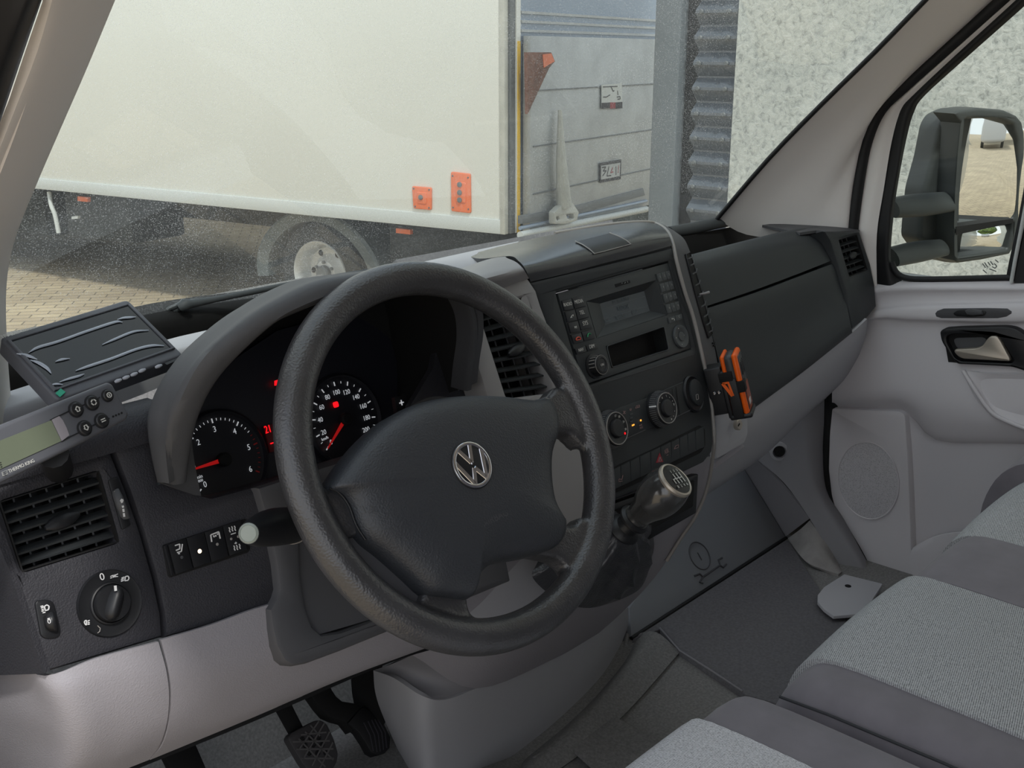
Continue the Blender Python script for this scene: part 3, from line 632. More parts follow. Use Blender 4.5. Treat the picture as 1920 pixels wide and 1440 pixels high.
def liftp(P, d=.0015): return [p+(CAMP-p).normalized()*d for p in P]
D_ = lambda x, y, l=.0015: drape(stt, x, y, l)
LT = [(1079, 455), (1112, 447), (1143, 439)]; LM1 = [(1092, 461), (1125, 452), (1160, 446)]; LM2 = [(1104, 469), (1138, 459), (1172, 453)]; LB = [(1113, 477), (1148, 468), (1181, 459)]
grid('storage_lid', [[D_(*p) for p in r] for r in (LT, LM1, LM2, LB)], M['black'], dash, .0008, nu=3, nv=3)
tube('lid_seam', [D_(*p, .002) for p in [(1079, 455), (1092, 461), (1104, 469), (1113, 477), (1130, 473), (1148, 468), (1165, 463.5), (1181, 459), (1174, 453), (1161, 446), (1143, 439)]], .0008, M['rimline'], dash, 6)
# general dash top beyond hood / stack
grid('dash_top', [[(760, 530, .24), (860, 520, .28), (960, 500, .33)], [(775, 505, .32), (868, 482, .36), (968, 460, .38)], [(770, 496, .42), (870, 474, .44), (975, 452, .44)], [(770, 505, .47), (870, 485, .48), (975, 462, .48)]], M['gray2'], dash, .006)
# right flank of the stack (passenger side vent carrier) and the line along its edge
LL = [(1232, 420, .335), (1250, 432, .245), (1261, 455, .19), (1269, 492, .166), (1284, 547, .150), (1300, 596, .138), (1315, 660, .12), (1327, 715, .107), (1335, 767, .096), (1339, 828, .083)]
RR = [(1260, 431, .33), (1281, 446, .245), (1293, 470, .212), (1303, 500, .197), (1318, 550, .184), (1333, 596, .174), (1347, 660, .163), (1357, 715, .152), (1366, 767, .14), (1372, 828, .125)]
flk = grid('stack_flank', [[a, ((a[0]+b[0])/2+.5, (a[1]+b[1])/2-3, (a[2]*.72+b[2]*.28)), b] for a, b in zip(LL[:-1], RR[:-1])], M['shroud'], dash, .006)  # silver grey like the bezel; its shadow is put in as dark grey
tube('trim_highlight_line', [(1040, 437, .37), (1147, 420, .355), (1208, 416, .34)]+[(a[0], a[1], a[2]-.003) for a in LL]+[(1336, 860, .083), (1330, 900, .087), (1318, 938, .091), (1300, 975, .096), (1276, 1010, .106), (1250, 1052, .118)], .0028, M['rimline'], dash, 8, n=4)  # trim strip; below the stack it paints the housing edge's highlight
# passenger side: upper pad, glovebox lid, open tray
c4 = lambda *a: list(a)
grid('upper_pad', [[(1290, 488, .28), (1400, 456, .28), (1480, 437, .28), (1530, 427, .28)], [(1289, 479, .245), (1401, 450, .245), (1482, 431, .245), (1532, 424, .245)], [(1291, 485, .222), (1403, 457, .222), (1488, 440, .222), (1543, 430, .222)],
     [(1299, 507, .196), (1412, 480, .196), (1499, 460, .196), (1560, 449, .196)], [(1322, 575, .174), (1414, 544, .174), (1500, 512, .174), (1570, 484, .174)]], M['padf'], dash, .008, nu=5)
gb = grid('glovebox_lid', [[(1323, 581, .178), (1415, 550, .178), (1500, 518, .178), (1571, 490, .178)], [(1324, 586, .168), (1417, 556, .168), (1502, 524, .168), (1572, 496, .168)], [(1345, 665, .147), (1430, 633, .147), (1513, 598, .147), (1584, 553, .147)], [(1372, 785, .115), (1437, 739, .115), (1508, 688, .115), (1597, 618, .115)], [(1373, 792, .13), (1438, 744, .13), (1509, 693, .13), (1598, 622, .13)]], M['padf'], dash, .01, nu=5)
VR = [(1574, 450), (1608, 440), (1628, 505), (1594, 518)]
plate('vent_panel', [(1546, 433), (1612, 432), (1622, 463), (1633, 495), (1641, 535), (1644, 575), (1626, 597), (1599, 617), (1587, 545), (1569, 486), (1558, 452)], FAS, .16, M['padf'], dash, bevel=.005, holes=[{'p': VR, 'r': .003}])
FR = U(1551, 433, FAS); 
grid('end_top', [[(1424, 416, .37), (1480, 412, .35), (1540, 415, .31), (1592, 419, .26)], [(1426, 418, .36), (1479, 419, .31), (1536, 421, .265), (1600, 422, .225)], [(1430, 422, .35), (1478, 426, .28), (1530, 428, .225), (1606, 426, .20)], [(1500, 436, .215), (1530, 432, .205), (1553, 434, .183), (1612, 432, .178)]], M['shroud'], dash, .005)
tz = 1.50
box('tray_floor', (.52, .34, 1.452), (.24, .10, .004), M['deep'], dash)
grid('tray_end', [[(1420, 440, .42), (1470, 443, .36), (1520, 432, .27)], [(1424, 417, .42), (1470, 418, .36), (1524, 424, .26)]], M['shroud'], dash, .004)
tube('tray_rail', [(1255, 436, .44), (1300, 428, .435), (1365, 414, .42), (1425, 408, .405), (1468, 406, .39)], [(.012, .010)]*5, M['padf'], dash, 14, n=3)
grid('tray_back', [[(1268, 446, .43), (1340, 432, .425), (1430, 417, .405)], [(1280, 490, .43), (1350, 470, .425), (1440, 450, .405)]], M['deep'], dash, .004)
# grey lower cover, left, split by the seam
GL = [[(-30, 1222, .26), (30, 1240, .17), (84, 1267, .122), (180, 1235, .108), (297, 1203, .106)],
      [(-34, 1260, .25), (50, 1290, .165), (108, 1300, .112), (200, 1275, .103), (312, 1258, .100)],
      [(-30, 1320, .25), (65, 1345, .165), (134, 1357, .112), (220, 1330, .104), (317, 1306, .102)],
      [(-20, 1380, .26), (75, 1395, .18), (138, 1408, .125), (225, 1385, .114), (313, 1355, .110)],
      [(0, 1450, .28), (70, 1455, .21), (128, 1452, .15), (210, 1432, .135), (300, 1396, .128)],
      [(10, 1500, .29), (70, 1500, .24), (110, 1490, .19), (185, 1462, .165), (279, 1425, .150)]]
grid('lower_cover', GL, M['gray'], dash, .004, nu=5)
GM = [[(302, 1200, .106), (400, 1170, .105), (510, 1132, .105), (720, 1080, .105), (960, 990, .115)],
      [(316, 1257, .100), (420, 1225, .098), (540, 1190, .098), (740, 1110, .10), (980, 1030, .115)],
      [(321, 1305, .102), (440, 1265, .098), (560, 1225, .098), (760, 1150, .10), (975, 1080, .118)],
      [(317, 1356, .110), (450, 1305, .107), (590, 1250, .105), (775, 1180, .105), (965, 1120, .12)],
      [(304, 1397, .128), (460, 1338, .122), (620, 1275, .12), (800, 1208, .118), (955, 1150, .12)],
      [(281, 1425, .150), (470, 1347, .145), (650, 1270, .14), (828, 1205, .135), (950, 1165, .13)]]
grid('lower_cover', GM, M['gray'], dash, .004, nu=5)
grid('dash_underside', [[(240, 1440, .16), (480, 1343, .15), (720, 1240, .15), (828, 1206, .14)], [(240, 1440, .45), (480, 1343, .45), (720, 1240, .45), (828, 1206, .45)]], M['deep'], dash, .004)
# dark grey lower face seen through the wheel, behind the console housing
plate('lower_centre_cover', [(900, 850), (1100, 830), (1130, 940), (1120, 1010), (1000, 1160), (860, 1215), (860, 1000)], tilt((0, .118, 1.25), 5), .02, M['gray2'], dash)
# grey lower cover, right
GR = [[(1334, 812, .112), (1373, 786, .118), (1438, 741, .118), (1508, 690, .118), (1585, 634, .118), (1626, 598, .118)],
      [(1340, 850, .110), (1385, 822, .115), (1445, 780, .12), (1512, 728, .123), (1588, 662, .125), (1623, 628, .13)],
      [(1334, 890, .120), (1380, 862, .13), (1440, 818, .135), (1505, 766, .14), (1575, 700, .145), (1610, 668, .155)],
      [(1326, 923, .145), (1378, 888, .155), (1440, 843, .16), (1502, 782, .165), (1545, 744, .17), (1600, 698, .18)],
      [(1326, 927, .22), (1378, 893, .22), (1440, 848, .22), (1502, 788, .22), (1545, 750, .22), (1600, 703, .22)]]
grid('lower_cover', GR, M['gray2'], dash, .005, nu=5)
# handle recess and lock face under the hand-held unit
LK = off(tilt((0, .112, 1.29), 5), 0)
plate('lock_cover', [(1342, 770), (1402, 770), (1403, 815), (1396, 832), (1344, 862)], tilt((0, .100, 1.29), 8), .012, M['gray2'], dash, bevel=.003, r=.004)
plate('pull_recess', [(1341, 868), (1390, 828), (1398, 838), (1342, 880)], tilt((0, .107, 1.26), 8), .01, M['gray'], dash, bevel=.002)
# console housing under the stack
hs = grid('console_housing', [[(1020, 990, .115), (1100, 962, .108), (1200, 918, .10), (1335, 858, .092)],
      [(985, 1040, .118), (1080, 1025, .110), (1190, 1000, .102), (1319, 936, .098)],
      [(948, 1095, .118), (1060, 1085, .110), (1150, 1070, .105), (1277, 1010, .112)],
      [(905, 1160, .122), (1010, 1145, .112), (1110, 1125, .112), (1228, 1082, .135)],
      [(840, 1195, .145), (960, 1192, .128), (1070, 1165, .135), (1172, 1143, .18)],
      [(773, 1228, .195), (892, 1291, .19), (1037, 1236, .20), (1123, 1187, .22)]], M['gray'], dash, .006, nu=5)
# lower console box
cn = grid('console_box', [[(700, 1257, .33), (738, 1271, .26), (790, 1304, .205), (833, 1312, .195), (892, 1291, .192), (965, 1257, .198), (1037, 1235, .208), (1121, 1187, .225), (1178, 1138, .28)],
      [(704, 1300, .335), (742, 1320, .27), (788, 1345, .212), (835, 1352, .2), (895, 1335, .197), (970, 1305, .2), (1045, 1275, .21), (1126, 1222, .23), (1178, 1165, .285)],
      [(722, 1352, .34), (752, 1385, .28), (795, 1410, .222), (838, 1415, .21), (900, 1405, .205), (975, 1372, .205), (1055, 1325, .215), (1130, 1262, .24), (1176, 1190, .29)],
      [(775, 1470, .35), (790, 1500, .29), (805, 1520, .232), (842, 1530, .22), (905, 1520, .215), (985, 1470, .215), (1065, 1400, .225), (1135, 1310, .25), (1177, 1215, .30)]], M['gray2'], dash, .006, nu=5)
grid('console_ledge', [[(700, 1257, .33), (740, 1243, .27), (773, 1228, .20)], [(738, 1271, .262), (780, 1262, .235), (825, 1256, .2)], [(790, 1303, .208), (825, 1294, .205), (870, 1280, .195)], [(833, 1311, .197), (860, 1303, .195), (892, 1291, .193)]], M['gray3'], dash, .004)
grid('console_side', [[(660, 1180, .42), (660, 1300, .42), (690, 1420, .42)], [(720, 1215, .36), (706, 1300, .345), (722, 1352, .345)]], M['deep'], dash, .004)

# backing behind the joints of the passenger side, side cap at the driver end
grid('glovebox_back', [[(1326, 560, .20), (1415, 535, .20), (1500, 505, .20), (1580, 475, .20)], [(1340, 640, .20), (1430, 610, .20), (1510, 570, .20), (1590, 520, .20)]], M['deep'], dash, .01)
grid('end_cap', [[(-120, 900, .30), (-120, 1080, .30), (-100, 1270, .27)], [(-76, 926, FAS), (-6, 1012, FAS), (82, 1263, FAS)]], M['pad'], dash, .006)

plate('cluster_side_panel', [(836, 572), (858, 590), (884, 650), (920, 752), (905, 810), (770, 830), (770, 760), (812, 690)], FAS, .01, M['pad'], dash, front=-.012)
# ================================================================ FLOOR, DOOR, SEATS
FZ = .84; FL = PZ(FZ)
fl = box('floor', (0, -.70, FZ-.02), (.86, .98, .02), M['carpet']); tag(fl, kind='structure')
TOE = tilt((0, .272, FZ), 38)
tn = TOE[1]; tdir = Vector((0, sin(radians(38)), cos(radians(38))))   # up the board
def quad(name, P, mat, thick=.01, kind='structure', parent=None, label=None):
    n = (P[1]-P[0]).cross(P[2]-P[0]).normalized()
    if n.dot(CAMP-P[0]) < 0: n = -n
    o = slab(name, P, n, thick, mat, parent)
    if kind: tag(o, kind=kind, label=label)
    return o
# toe board: driver side carpet, passenger side dark cover
fl2 = box('floor.001', (-.36, .36, FZ-.02), (.50, .10, .02), M['carpet']); tag(fl2, kind='structure')
a = Vector((-.86, .45, FZ)); quad('wall_front', [a, Vector((.14, .45, FZ)), Vector((.14, .45, FZ))+tdir*.75, a+tdir*.75], M['carpet'], .02, label='carpeted toe board in front of the pedals')
quad('wall_front.001', [Vector((.20, .276, FZ-.002)), Vector((.86, .276, FZ-.002)), Vector((.86, .276, FZ-.002))+tdir*.8, Vector((.20, .276, FZ-.002))+tdir*.8], M['carpetd'], .02, label='toe board of the passenger side')
tc_ = thing('toe_board_cover', U(1300, 1050, TOE), 'dark grey flat cover with moulded symbols on the passenger toe board', 'cover')
plate('panel', [(1184, 1193), (1180, 1140), (1250, 1040), (1330, 905), (1390, 870), (1430, 935), (1473, 1006)], off(TOE, .006), .012, mat('dark grey cover', (130, 132, 136), .65, .1, 1500), tc_, bevel=.002)
tp_ = off(TOE, .007)
cc = U(1312, 1042, tp_); u, v, n = basis(tp_[1])
vs, fs = sweep([cc+u*cos(i*pi/14)*.028+v*sin(i*pi/14)*.028 for i in range(28)], .0012, 6, True); mk('round_mark', vs, fs, M['shroud'], tc_)
strokes('slot_mark', [[(1308, 1036), (1316, 1050)]], .002, TOE, .0075, M['shroud'], tc_)
tube('pipe_mark', [U(1302, 1080, tp_), U(1312, 1076, tp_), U(1318, 1082, tp_), U(1350, 1060, tp_), U(1347, 1050, tp_), U(1354, 1046, tp_)], .002, M['shroud'], tc_, 6)
tube('pipe_mark', [U(1318, 1082, tp_), U(1312, 1092, tp_), U(1318, 1094, tp_)], .002, M['shroud'], tc_, 6)
tube('pipe_mark', [U(1350, 1060, tp_), U(1356, 1064, tp_), U(1362, 1058, tp_)], .002, M['shroud'], tc_, 6)
tube('cover_edge', [U(1184, 1197, off(TOE, .004)), U(1330, 1102, off(TOE, .004)), U(1474, 1009, off(TOE, .004))], .004, M['rubber'], tc_, 8)
# passenger carpet
ct = thing('footwell_carpet', U(1350, 1150, FL), 'dark felt carpet on the passenger floor in front of the bench', 'carpet')
plate('carpet', [(1186, 1198), (1477, 1010), (1540, 1110), (1620, 1200), (1500, 1330), (1390, 1300), (1275, 1222), (1237, 1180)], FL, .008, M['carpetd'], ct, front=.008, bevel=.003)
tube('edge_binding', [U(1237, 1177, off(FL, .012)), U(1275, 1220, off(FL, .012)), U(1330, 1255, off(FL, .012)), U(1392, 1296, off(FL, .012))], .0016, M['gray3'], ct, 6)
grid('side_strip', [[U(1390, 870, off(TOE, .004)), U(1430, 935, off(TOE, .004)), U(1473, 1006, off(TOE, .004))], [(1412, 856, PX(.803)), (1466, 908, PX(.803)), (1518, 972, PX(.803))]], mat('grey plastic strip', (140, 138, 142), .6, .1, 1500), ct, .005)
m_ = mat('pale felt', (150, 147, 145), .95, .4, 900, vary=.12, vscale=40)
PL_ = [U(1476, 1010, off(TOE, .003)), U(1510, 1052, off(FL, .01)), U(1545, 1068, off(FL, .006)), U(1572, 1076, off(FL, .006))]; PR_ = [U(1518, 976, PX(.803)), U(1546, 1012, PX(.803)), U(1566, 1045, PX(.803)), U(1578, 1068, PX(.803))]
grid('pale_insulation', [PL_, [(a+b)/2-Vector((.004, .006, -.004)) for a, b in zip(PL_, PR_)], PR_], m_, ct, .006)
# driver floor hump and mat
mt = thing('floor_mat', U(1150, 1380, FL), 'moulded grey rubber floor covering between console and seats', 'floor mat')
grid('mat', [[U(980, 1480, off(FL, .004)), U(1080, 1420, off(FL, .006)), U(1180, 1330, off(FL, .006)), U(1275, 1222, off(FL, .004))], [U(978, 1445, off(FL, .02)), U(1085, 1352, off(FL, .02)), U(1165, 1262, off(FL, .02)), U(1230, 1185, off(FL, .015))], [(980, 1410, .225), (1075, 1337, .232), (1150, 1264, .25), (1190, 1190, .275)], [(988, 1382, .222), (1060, 1330, .228), (1140, 1262, .245), (1172, 1196, .29)]], M['carpet'], mt, .005)
tube('moulded_ridge', [(988, 1384, .218), (1015, 1362, .218), (1095, 1320, .23), (1147, 1268, .243), (1170, 1222, .262), (1176, 1190, .28)], .004, M['carpet'], mt, 8, n=4)
tube('moulded_ridge', [U(1000, 1424, off(FL, .014)), U(1090, 1368, off(FL, .014)), U(1160, 1310, off(FL, .012)), U(1200, 1250, off(FL, .01)), U(1212, 1200, off(FL, .01))], .004, M['carpet'], mt, 8, n=4)
plate('mat_inset', [(1070, 1402), (1153, 1342), (1202, 1372), (1300, 1440), (1180, 1500)], FL, .004, M['carpet'], mt, front=.012, bevel=.002, r=.01)
grid('mat_corner', [[(975, 1413, .2), (1000, 1440, .17), (1040, 1470, .12)], [(935, 1428, .2), (960, 1445, .16), (1000, 1490, .12)], [(880, 1448, .2), (920, 1460, .16), (960, 1500, .12)]], M['carpet'], mt, .01)
# sill plate with hole
sl_ = plate('sill_plate', [(1583, 1076), (1655, 1094), (1620, 1150), (1563, 1155), (1545, 1142), (1533, 1128), (1533, 1115), (1545, 1100)], FL, .006, M['gray2'], None, front=.022, bevel=.002)
lathe('fixing_hole', U(1590, 1099, off(FL, .022)), EZ, [(.006, -.001), (.006, .0006), (0, .0006)], M['deep'], sl_, 16)
tag(sl_, 'small grey plastic sill plate with one fixing hole beside the bench', 'sill plate')
# kick panel and seal
PX_ = PX
kp = grid('wall_right.001', [[(1412, 856, PX(.80)), (1470, 905, PX(.80)), (1520, 975, PX(.80)), (1555, 1035, PX(.80)), (1577, 1072, PX(.80)), (1590, 1100, PX(.80))],
     [(1440, 800, PX(.81)), (1500, 880, PX(.81)), (1527, 950, PX(.81)), (1575, 1020, PX(.81)), (1603, 1078, PX(.81)), (1612, 1100, PX(.81))],
     [(1500, 740, PX(.822)), (1520, 850, PX(.822)), (1540, 930, PX(.822)), (1586, 1005, PX(.822)), (1622, 1065, PX(.822)), (1634, 1095, PX(.822))],
     [(1546, 735, PX(.86)), (1545, 830, PX(.86)), (1550, 915, PX(.86)), (1582, 970, PX(.86)), (1620, 1040, PX(.86)), (1650, 1095, PX(.86))]], M['gray3'], None, .01, nu=4)
tag(kp, kind='structure', label='grey kick panel below the dashboard')
gr_ = lathe('grommet', U(1461, 846, PX(.806)), Vector((-.8, -.6, 0)), [(.020, -.004), (.020, .004), (.014, .006), (.012, -.002), (0, -.002)], M['gray2'], None, 24); tag(gr_, 'small round grey socket ring in the kick panel below the glovebox', 'grommet')
lathe('hole', U(1461, 846, PX(.803)), Vector((-.8, -.6, 0)), [(.0115, .0), (.0115, .003), (0, .003)], M['deep'], gr_, 20)
sb = tube('trim_8', [(1566, 690, PX(.868)), (1560, 760, PX(.868)), (1553, 830, PX(.868)), (1551, 890, PX(.868)), (1562, 935, PX(.868)), (1592, 985, PX(.868)), (1624, 1040, PX(.868)), (1652, 1100, PX(.868)), (1680, 1160, PX(.868))], .013, M['deep'], None, 10, n=4); tag(sb, kind='structure', label='black seal of the passenger door opening')
ob = box('wall_right.002', (.90, .42, 1.02), (.015, .30, .36), M['deep']); tag(ob, kind='structure', label='dark inner side of the passenger footwell')
ob = box('wall_left.001', (-.90, .70, 1.05), (.015, .55, .42), M['vanwhite']); tag(ob, kind='structure', label='outer wing of the van')
# ---- passenger door
door = thing('door_1', (.87, -.35, .80), 'grey panelled passenger door', None, kind='structure')
cx = (1560, 1640, 1700, 1755, 1860, 1950, 2080)
def row(ys, xs): return [(cx[i], ys[i], PX(xs if not isinstance(xs, tuple) else xs[i])) for i in range(7)]
grid('door_panel', [row((560, 532, 527, 526, 525, 525, 525), .878), row((566, 545, 541, 541, 541, 541, 541), .862), row((580, 560, 553, 551, 550, 549, 548), .868), row((600, 578, 570, 568, 566, 564, 562), .866), row((606, 584, 577, 575, 573, 571, 569), .852),
     row((620, 596, 597, 599, 601, 600, 600), .848), row((628, 604, 606, 608, 611, 612, 614), .858), row((680, 650, 650, 655, 660, 665, 670), .855), row((700, 690, 690, 695, 705, 710, 720), .850), row((745, 742, 745, 770, 780, 785, 795), .846), row((762, 766, 771, 824, 829, 831, 833), .868),
     row((790, 790, 800, 835, 842, 845, 850), .876), row((1000, 1000, 1000, 1000, 1000, 1000, 1000), .880), row((1250, 1250, 1250, 1250, 1250, 1250, 1250), .88)], M['door'], door, .012, nu=3, nv=3, ang=60)
sf = plate('speaker_panel', [(1558, 765), (1688, 771), (1697, 778), (1702, 850), (1706, 940), (1709, 1030), (1712, 1200), (1640, 1110), (1590, 1010), (1560, 950), (1552, 880), (1554, 810)], PX(.872), .03, M['door'], door, front=.016, bevel=.006, r=.006)
vs = []; 
gcx, gcy, ga, gb_, gr = 1628, 901, 56, 73, radians(-12)
gp_ = [(gcx+ga*cos(t)*cos(gr)-gb_*sin(t)*sin(gr), gcy+ga*cos(t)*sin(gr)+gb_*sin(t)*cos(gr)) for t in [2*pi*i/40 for i in range(40)]]
m, t, b = nodes_mat('speaker mesh'); tc = t.nodes.new('ShaderNodeTexCoord'); vo = t.nodes.new('ShaderNodeTexVoronoi'); vo.inputs['Scale'].default_value = 520; t.links.new(tc.outputs['Object'], vo.inputs['Vector']); r = ramp(t, vo.outputs['Distance'], [(.15, (140, 139, 142)), (.4, (205, 203, 206))]); t.links.new(r.outputs[0], b.inputs['Base Color']); b.inputs['Roughness'].default_value = .7; M['mesh'] = m
gpl = plate('speaker_grille', gp_, PX(.856), .004, M['mesh'], door, front=.003, bevel=.002)
P = [U(x, y, PX(.853)) for x, y in gp_]; vs, fs = sweep(P, .0016, 6, True); mk('grille_rim', vs, fs, M['door'], gpl)
# armrest scoop, map pocket
grid('armrest_scoop', [[(1806, 694, PX(.846)), (1850, 700, PX(.846)), (1920, 702, PX(.846)), (2000, 704, PX(.846))], [(1818, 716, PX(.838)), (1852, 722, PX(.852)), (1920, 728, PX(.855)), (2000, 732, PX(.855))], [(1834, 742, PX(.836)), (1860, 748, PX(.85)), (1925, 760, PX(.852)), (2000, 770, PX(.852))], [(1858, 771, PX(.836)), (1876, 784, PX(.838)), (1925, 803, PX(.838)), (2000, 825, PX(.838))]], M['door'], door, .01, nv=4)
tube('scoop_edge', [(1806, 695, PX(.842)), (1826, 728, PX(.836)), (1856, 770, PX(.834)), (1882, 787, PX(.835)), (1930, 806, PX(.836)), (2000, 828, PX(.836))], .004, M['door'], door, 8, n=4)
grid('map_pocket', [[(1700, 1042, PX(.866)), (1718, 1022, PX(.862)), (1766, 1004, PX(.858)), (1860, 996, PX(.856))], [(1704, 1050, PX(.858)), (1724, 1034, PX(.850)), (1768, 1014, PX(.846)), (1865, 1006, PX(.844))], [(1704, 1150, PX(.862)), (1725, 1150, PX(.855)), (1770, 1150, PX(.850)), (1870, 1150, PX(.848))]], M['door'], door, .008)
# window switch, handle
DP = PX(.849)
ws_ = plate('window_switch_plate', [(1753, 588), (1757, 583), (1768, 579), (1850, 578), (1888, 579), (1896, 584), (1896, 588), (1887, 594), (1870, 597), (1765, 597), (1755, 594)], DP, .006, M['shroud'], door, front=.002, bevel=.0015)
plate('switch_dish', [(1786, 588), (1796, 581), (1830, 580), (1850, 584), (1846, 592), (1820, 595), (1792, 593)], DP, .002, M['black'], ws_, front=.0032, bevel=.001, r=.005)
plate('switch_rocker', [(1808, 583), (1820, 579), (1840, 583), (1842, 590), (1824, 592), (1812, 590)], DP, .006, M['hood'], ws_, front=.010, bevel=.003)
HP = PX(.848)
hb = plate('handle_bezel', [(1761, 622), (1770, 616), (1800, 614), (1885, 612), (1905, 616), (1925, 630), (1940, 660), (1940, 705), (1915, 694), (1895, 688), (1795, 683), (1788, 678), (1764, 640)], HP, .02, M['black'], door, front=.008, bevel=.004, r=.008,
     holes=[{'p': [(1774, 632), (1783, 627), (1862, 626), (1872, 630), (1901, 676), (1896, 681), (1800, 677), (1790, 671), (1775, 642)], 'r': .006}])
plate('handle_cup', [(1768, 622), (1905, 620), (1910, 690), (1780, 690)], HP, .003, M['deep'], hb, front=-.004)
plate('cup_floor', [(1786, 634), (1850, 632), (1850, 655), (1796, 656)], HP, .003, M['hood'], hb, front=-.001, r=.01)
plate('door_handle', [(1788, 660), (1790, 655), (1830, 653), (1842, 648), (1850, 636), (1857, 630), (1869, 630), (1876, 640), (1893, 672), (1893, 678), (1805, 673), (1795, 668)], HP, .010, M['satin'], hb, front=.012, bevel=.003, r=.004)
# white door frame strip and black window frame, glass
PD = PX(.872)
df_ = grid('door_frame', [[(1603, 520, PX(.872)), (1603, 420, PX(.872)), (1617, 330, PX(.872)), (1632, 262, PX(.872)), (1657, 210, PX(.872)), (1694, 176, PX(.872)), (1776, 100, PX(.872)), (1884, 0, PX(.872)), (1990, -98, PX(.872))],
      [(1620, 530, PX(.866)), (1622, 430, PX(.866)), (1637, 350, PX(.866)), (1650, 270, PX(.866)), (1668, 213, PX(.866)), (1700, 178, PX(.866)), (1782, 102, PX(.866)), (1890, 3, PX(.866)), (1996, -95, PX(.866))],
      [(1644, 540, PX(.872)), (1644, 440, PX(.872)), (1657, 355, PX(.872)), (1672, 265, PX(.872)), (1690, 205, PX(.872)), (1718, 176, PX(.872)), (1794, 104, PX(.872)), (1901, 6, PX(.872)), (2008, -92, PX(.872))]], M['trimg'], door, .012, nu=4)
grid('window_frame', [[(1646, 545, PX(.876)), (1640, 460, PX(.876)), (1650, 375, PX(.876)), (1663, 300, PX(.876)), (1675, 225, PX(.876)), (1684, 198, PX(.876)), (1709, 170, PX(.876)), (1785, 100, PX(.876)), (1885, 8, PX(.876)), (1990, -90, PX(.876))],
      [(1670, 545, PX(.868)), (1662, 480, PX(.868)), (1668, 390, PX(.868)), (1682, 310, PX(.868)), (1692, 240, PX(.868)), (1702, 205, PX(.868)), (1724, 176, PX(.868)), (1800, 104, PX(.868)), (1902, 12, PX(.868)), (2005, -85, PX(.868))],
      [(1692, 524, PX(.880)), (1671, 492, PX(.880)), (1676, 400, PX(.880)), (1688, 320, PX(.880)), (1702, 250, PX(.880)), (1714, 210, PX(.880)), (1733, 180, PX(.880)), (1812, 108, PX(.880)), (1918, 14, PX(.880)), (2020, -80, PX(.880))]], M['rubber'], door, .012, nu=4)
tube('window_frame', [(1672, 492, PX(.878)), (1680, 510, PX(.878)), (1697, 521, PX(.878)), (1730, 524, PX(.878)), (1800, 523, PX(.878)), (1885, 521, PX(.878)), (1990, 520, PX(.878))], .006, M['rubber'], door, 8, n=3)
grid('window_divider', [[(1886, 522, PX(.878)), (1892, 490, PX(.878)), (1905, 430, PX(.878)), (1920, 350, PX(.878)), (1945, 200, PX(.878))], [(1896, 529, PX(.872)), (1903, 494, PX(.872)), (1917, 430, PX(.872)), (1933, 350, PX(.872)), (1960, 200, PX(.872))]], M['rubber'], door, .01)
tube('bright_strip', [(1896, 530, PX(.868)), (1904, 485, PX(.868)), (1914, 435, PX(.868)), (1930, 350, PX(.868))], .0035, M['rail'], door, 8)
grid('window_divider', [[(1901, 531, PX(.870)), (1910, 485, PX(.870)), (1921, 430, PX(.870))], [(1935, 531, PX(.870)), (1945, 485, PX(.870)), (1955, 430, PX(.870))]], M['rubber'], door, .01)
gw = slab('window_2', [U(x, y, PX(.884)) for x, y in [(1660, 540), (1650, 400), (1680, 210), (1720, 160), (1990, -120), (2200, -120), (2150, 540)]], Vector((-1, 0, 0)), .002, M['clear']); tag(gw, kind='structure', label='passenger door window')
bd = thing('van_body_side', (.95, -1.6, .35), 'white outer side of the van, seen only in the door mirror', 'van body')
box('side_skin', (.94, -1.55, .90), (.02, 1.75, .52), M['vanwhite'], bd, bevel=.01); box('cargo_skin', (.96, -3.3, 1.4), (.03, 2.3, 1.1), M['vanwhite'], bd, bevel=.01)
# ================================================================ SEATS
def weave(name, dark, light, sc_, ang_):
    m, t, b = nodes_mat(name); tc = t.nodes.new('ShaderNodeTexCoord'); mp = t.nodes.new('ShaderNodeMapping'); mp.inputs['Rotation'].default_value = (0, 0, radians(ang_))
    w_ = t.nodes.new('ShaderNodeTexWave'); w_.inputs['Scale'].default_value = sc_; w_.inputs['Distortion'].default_value = .6; w_.inputs['Detail'].default_value = 1; w_.inputs['Detail Scale'].default_value = 3
    ns = t.nodes.new('ShaderNodeTexNoise'); ns.inputs['Scale'].default_value = 500
    t.links.new(tc.outputs['Object'], mp.inputs[0]); t.links.new(mp.outputs[0], w_.inputs['Vector']); t.links.new(tc.outputs['Object'], ns.inputs['Vector'])
    ad = t.nodes.new('ShaderNodeMath'); ad.operation = 'MULTIPLY_ADD'; ad.inputs[1].default_value = .55; t.links.new(w_.outputs['Fac'], ad.inputs[0]); t.links.new(ns.outputs['Fac'], ad.inputs[2])
    r = ramp(t, ad.outputs[0], [(.35, dark), (1.0, light)]); t.links.new(r.outputs[0], b.inputs['Base Color']); b.inputs['Roughness'].default_value = .9
    bp = t.nodes.new('ShaderNodeBump'); bp.inputs['Strength'].default_value = .3; bp.inputs['Distance'].default_value = .0008; t.links.new(w_.outputs['Fac'], bp.inputs['Height']); t.links.new(bp.outputs[0], b.inputs['Normal']); return m
M['weave'] = weave('light grey woven seat fabric', (100, 102, 104), (188, 190, 192), 150, 78)
def prof(front, top, h0=.93):
    """front edge profile of a cushion: list of (y,z)"""
    return [(-.86, top-.02), (-.70, top-.012), (-.50, top), (-.36, top+.004), (front-.045, top+.003), (front-.016, top-.010), (front, top-.036), (front+.008, top-.08), (front+.004, top-.17), (front-.01, h0)]
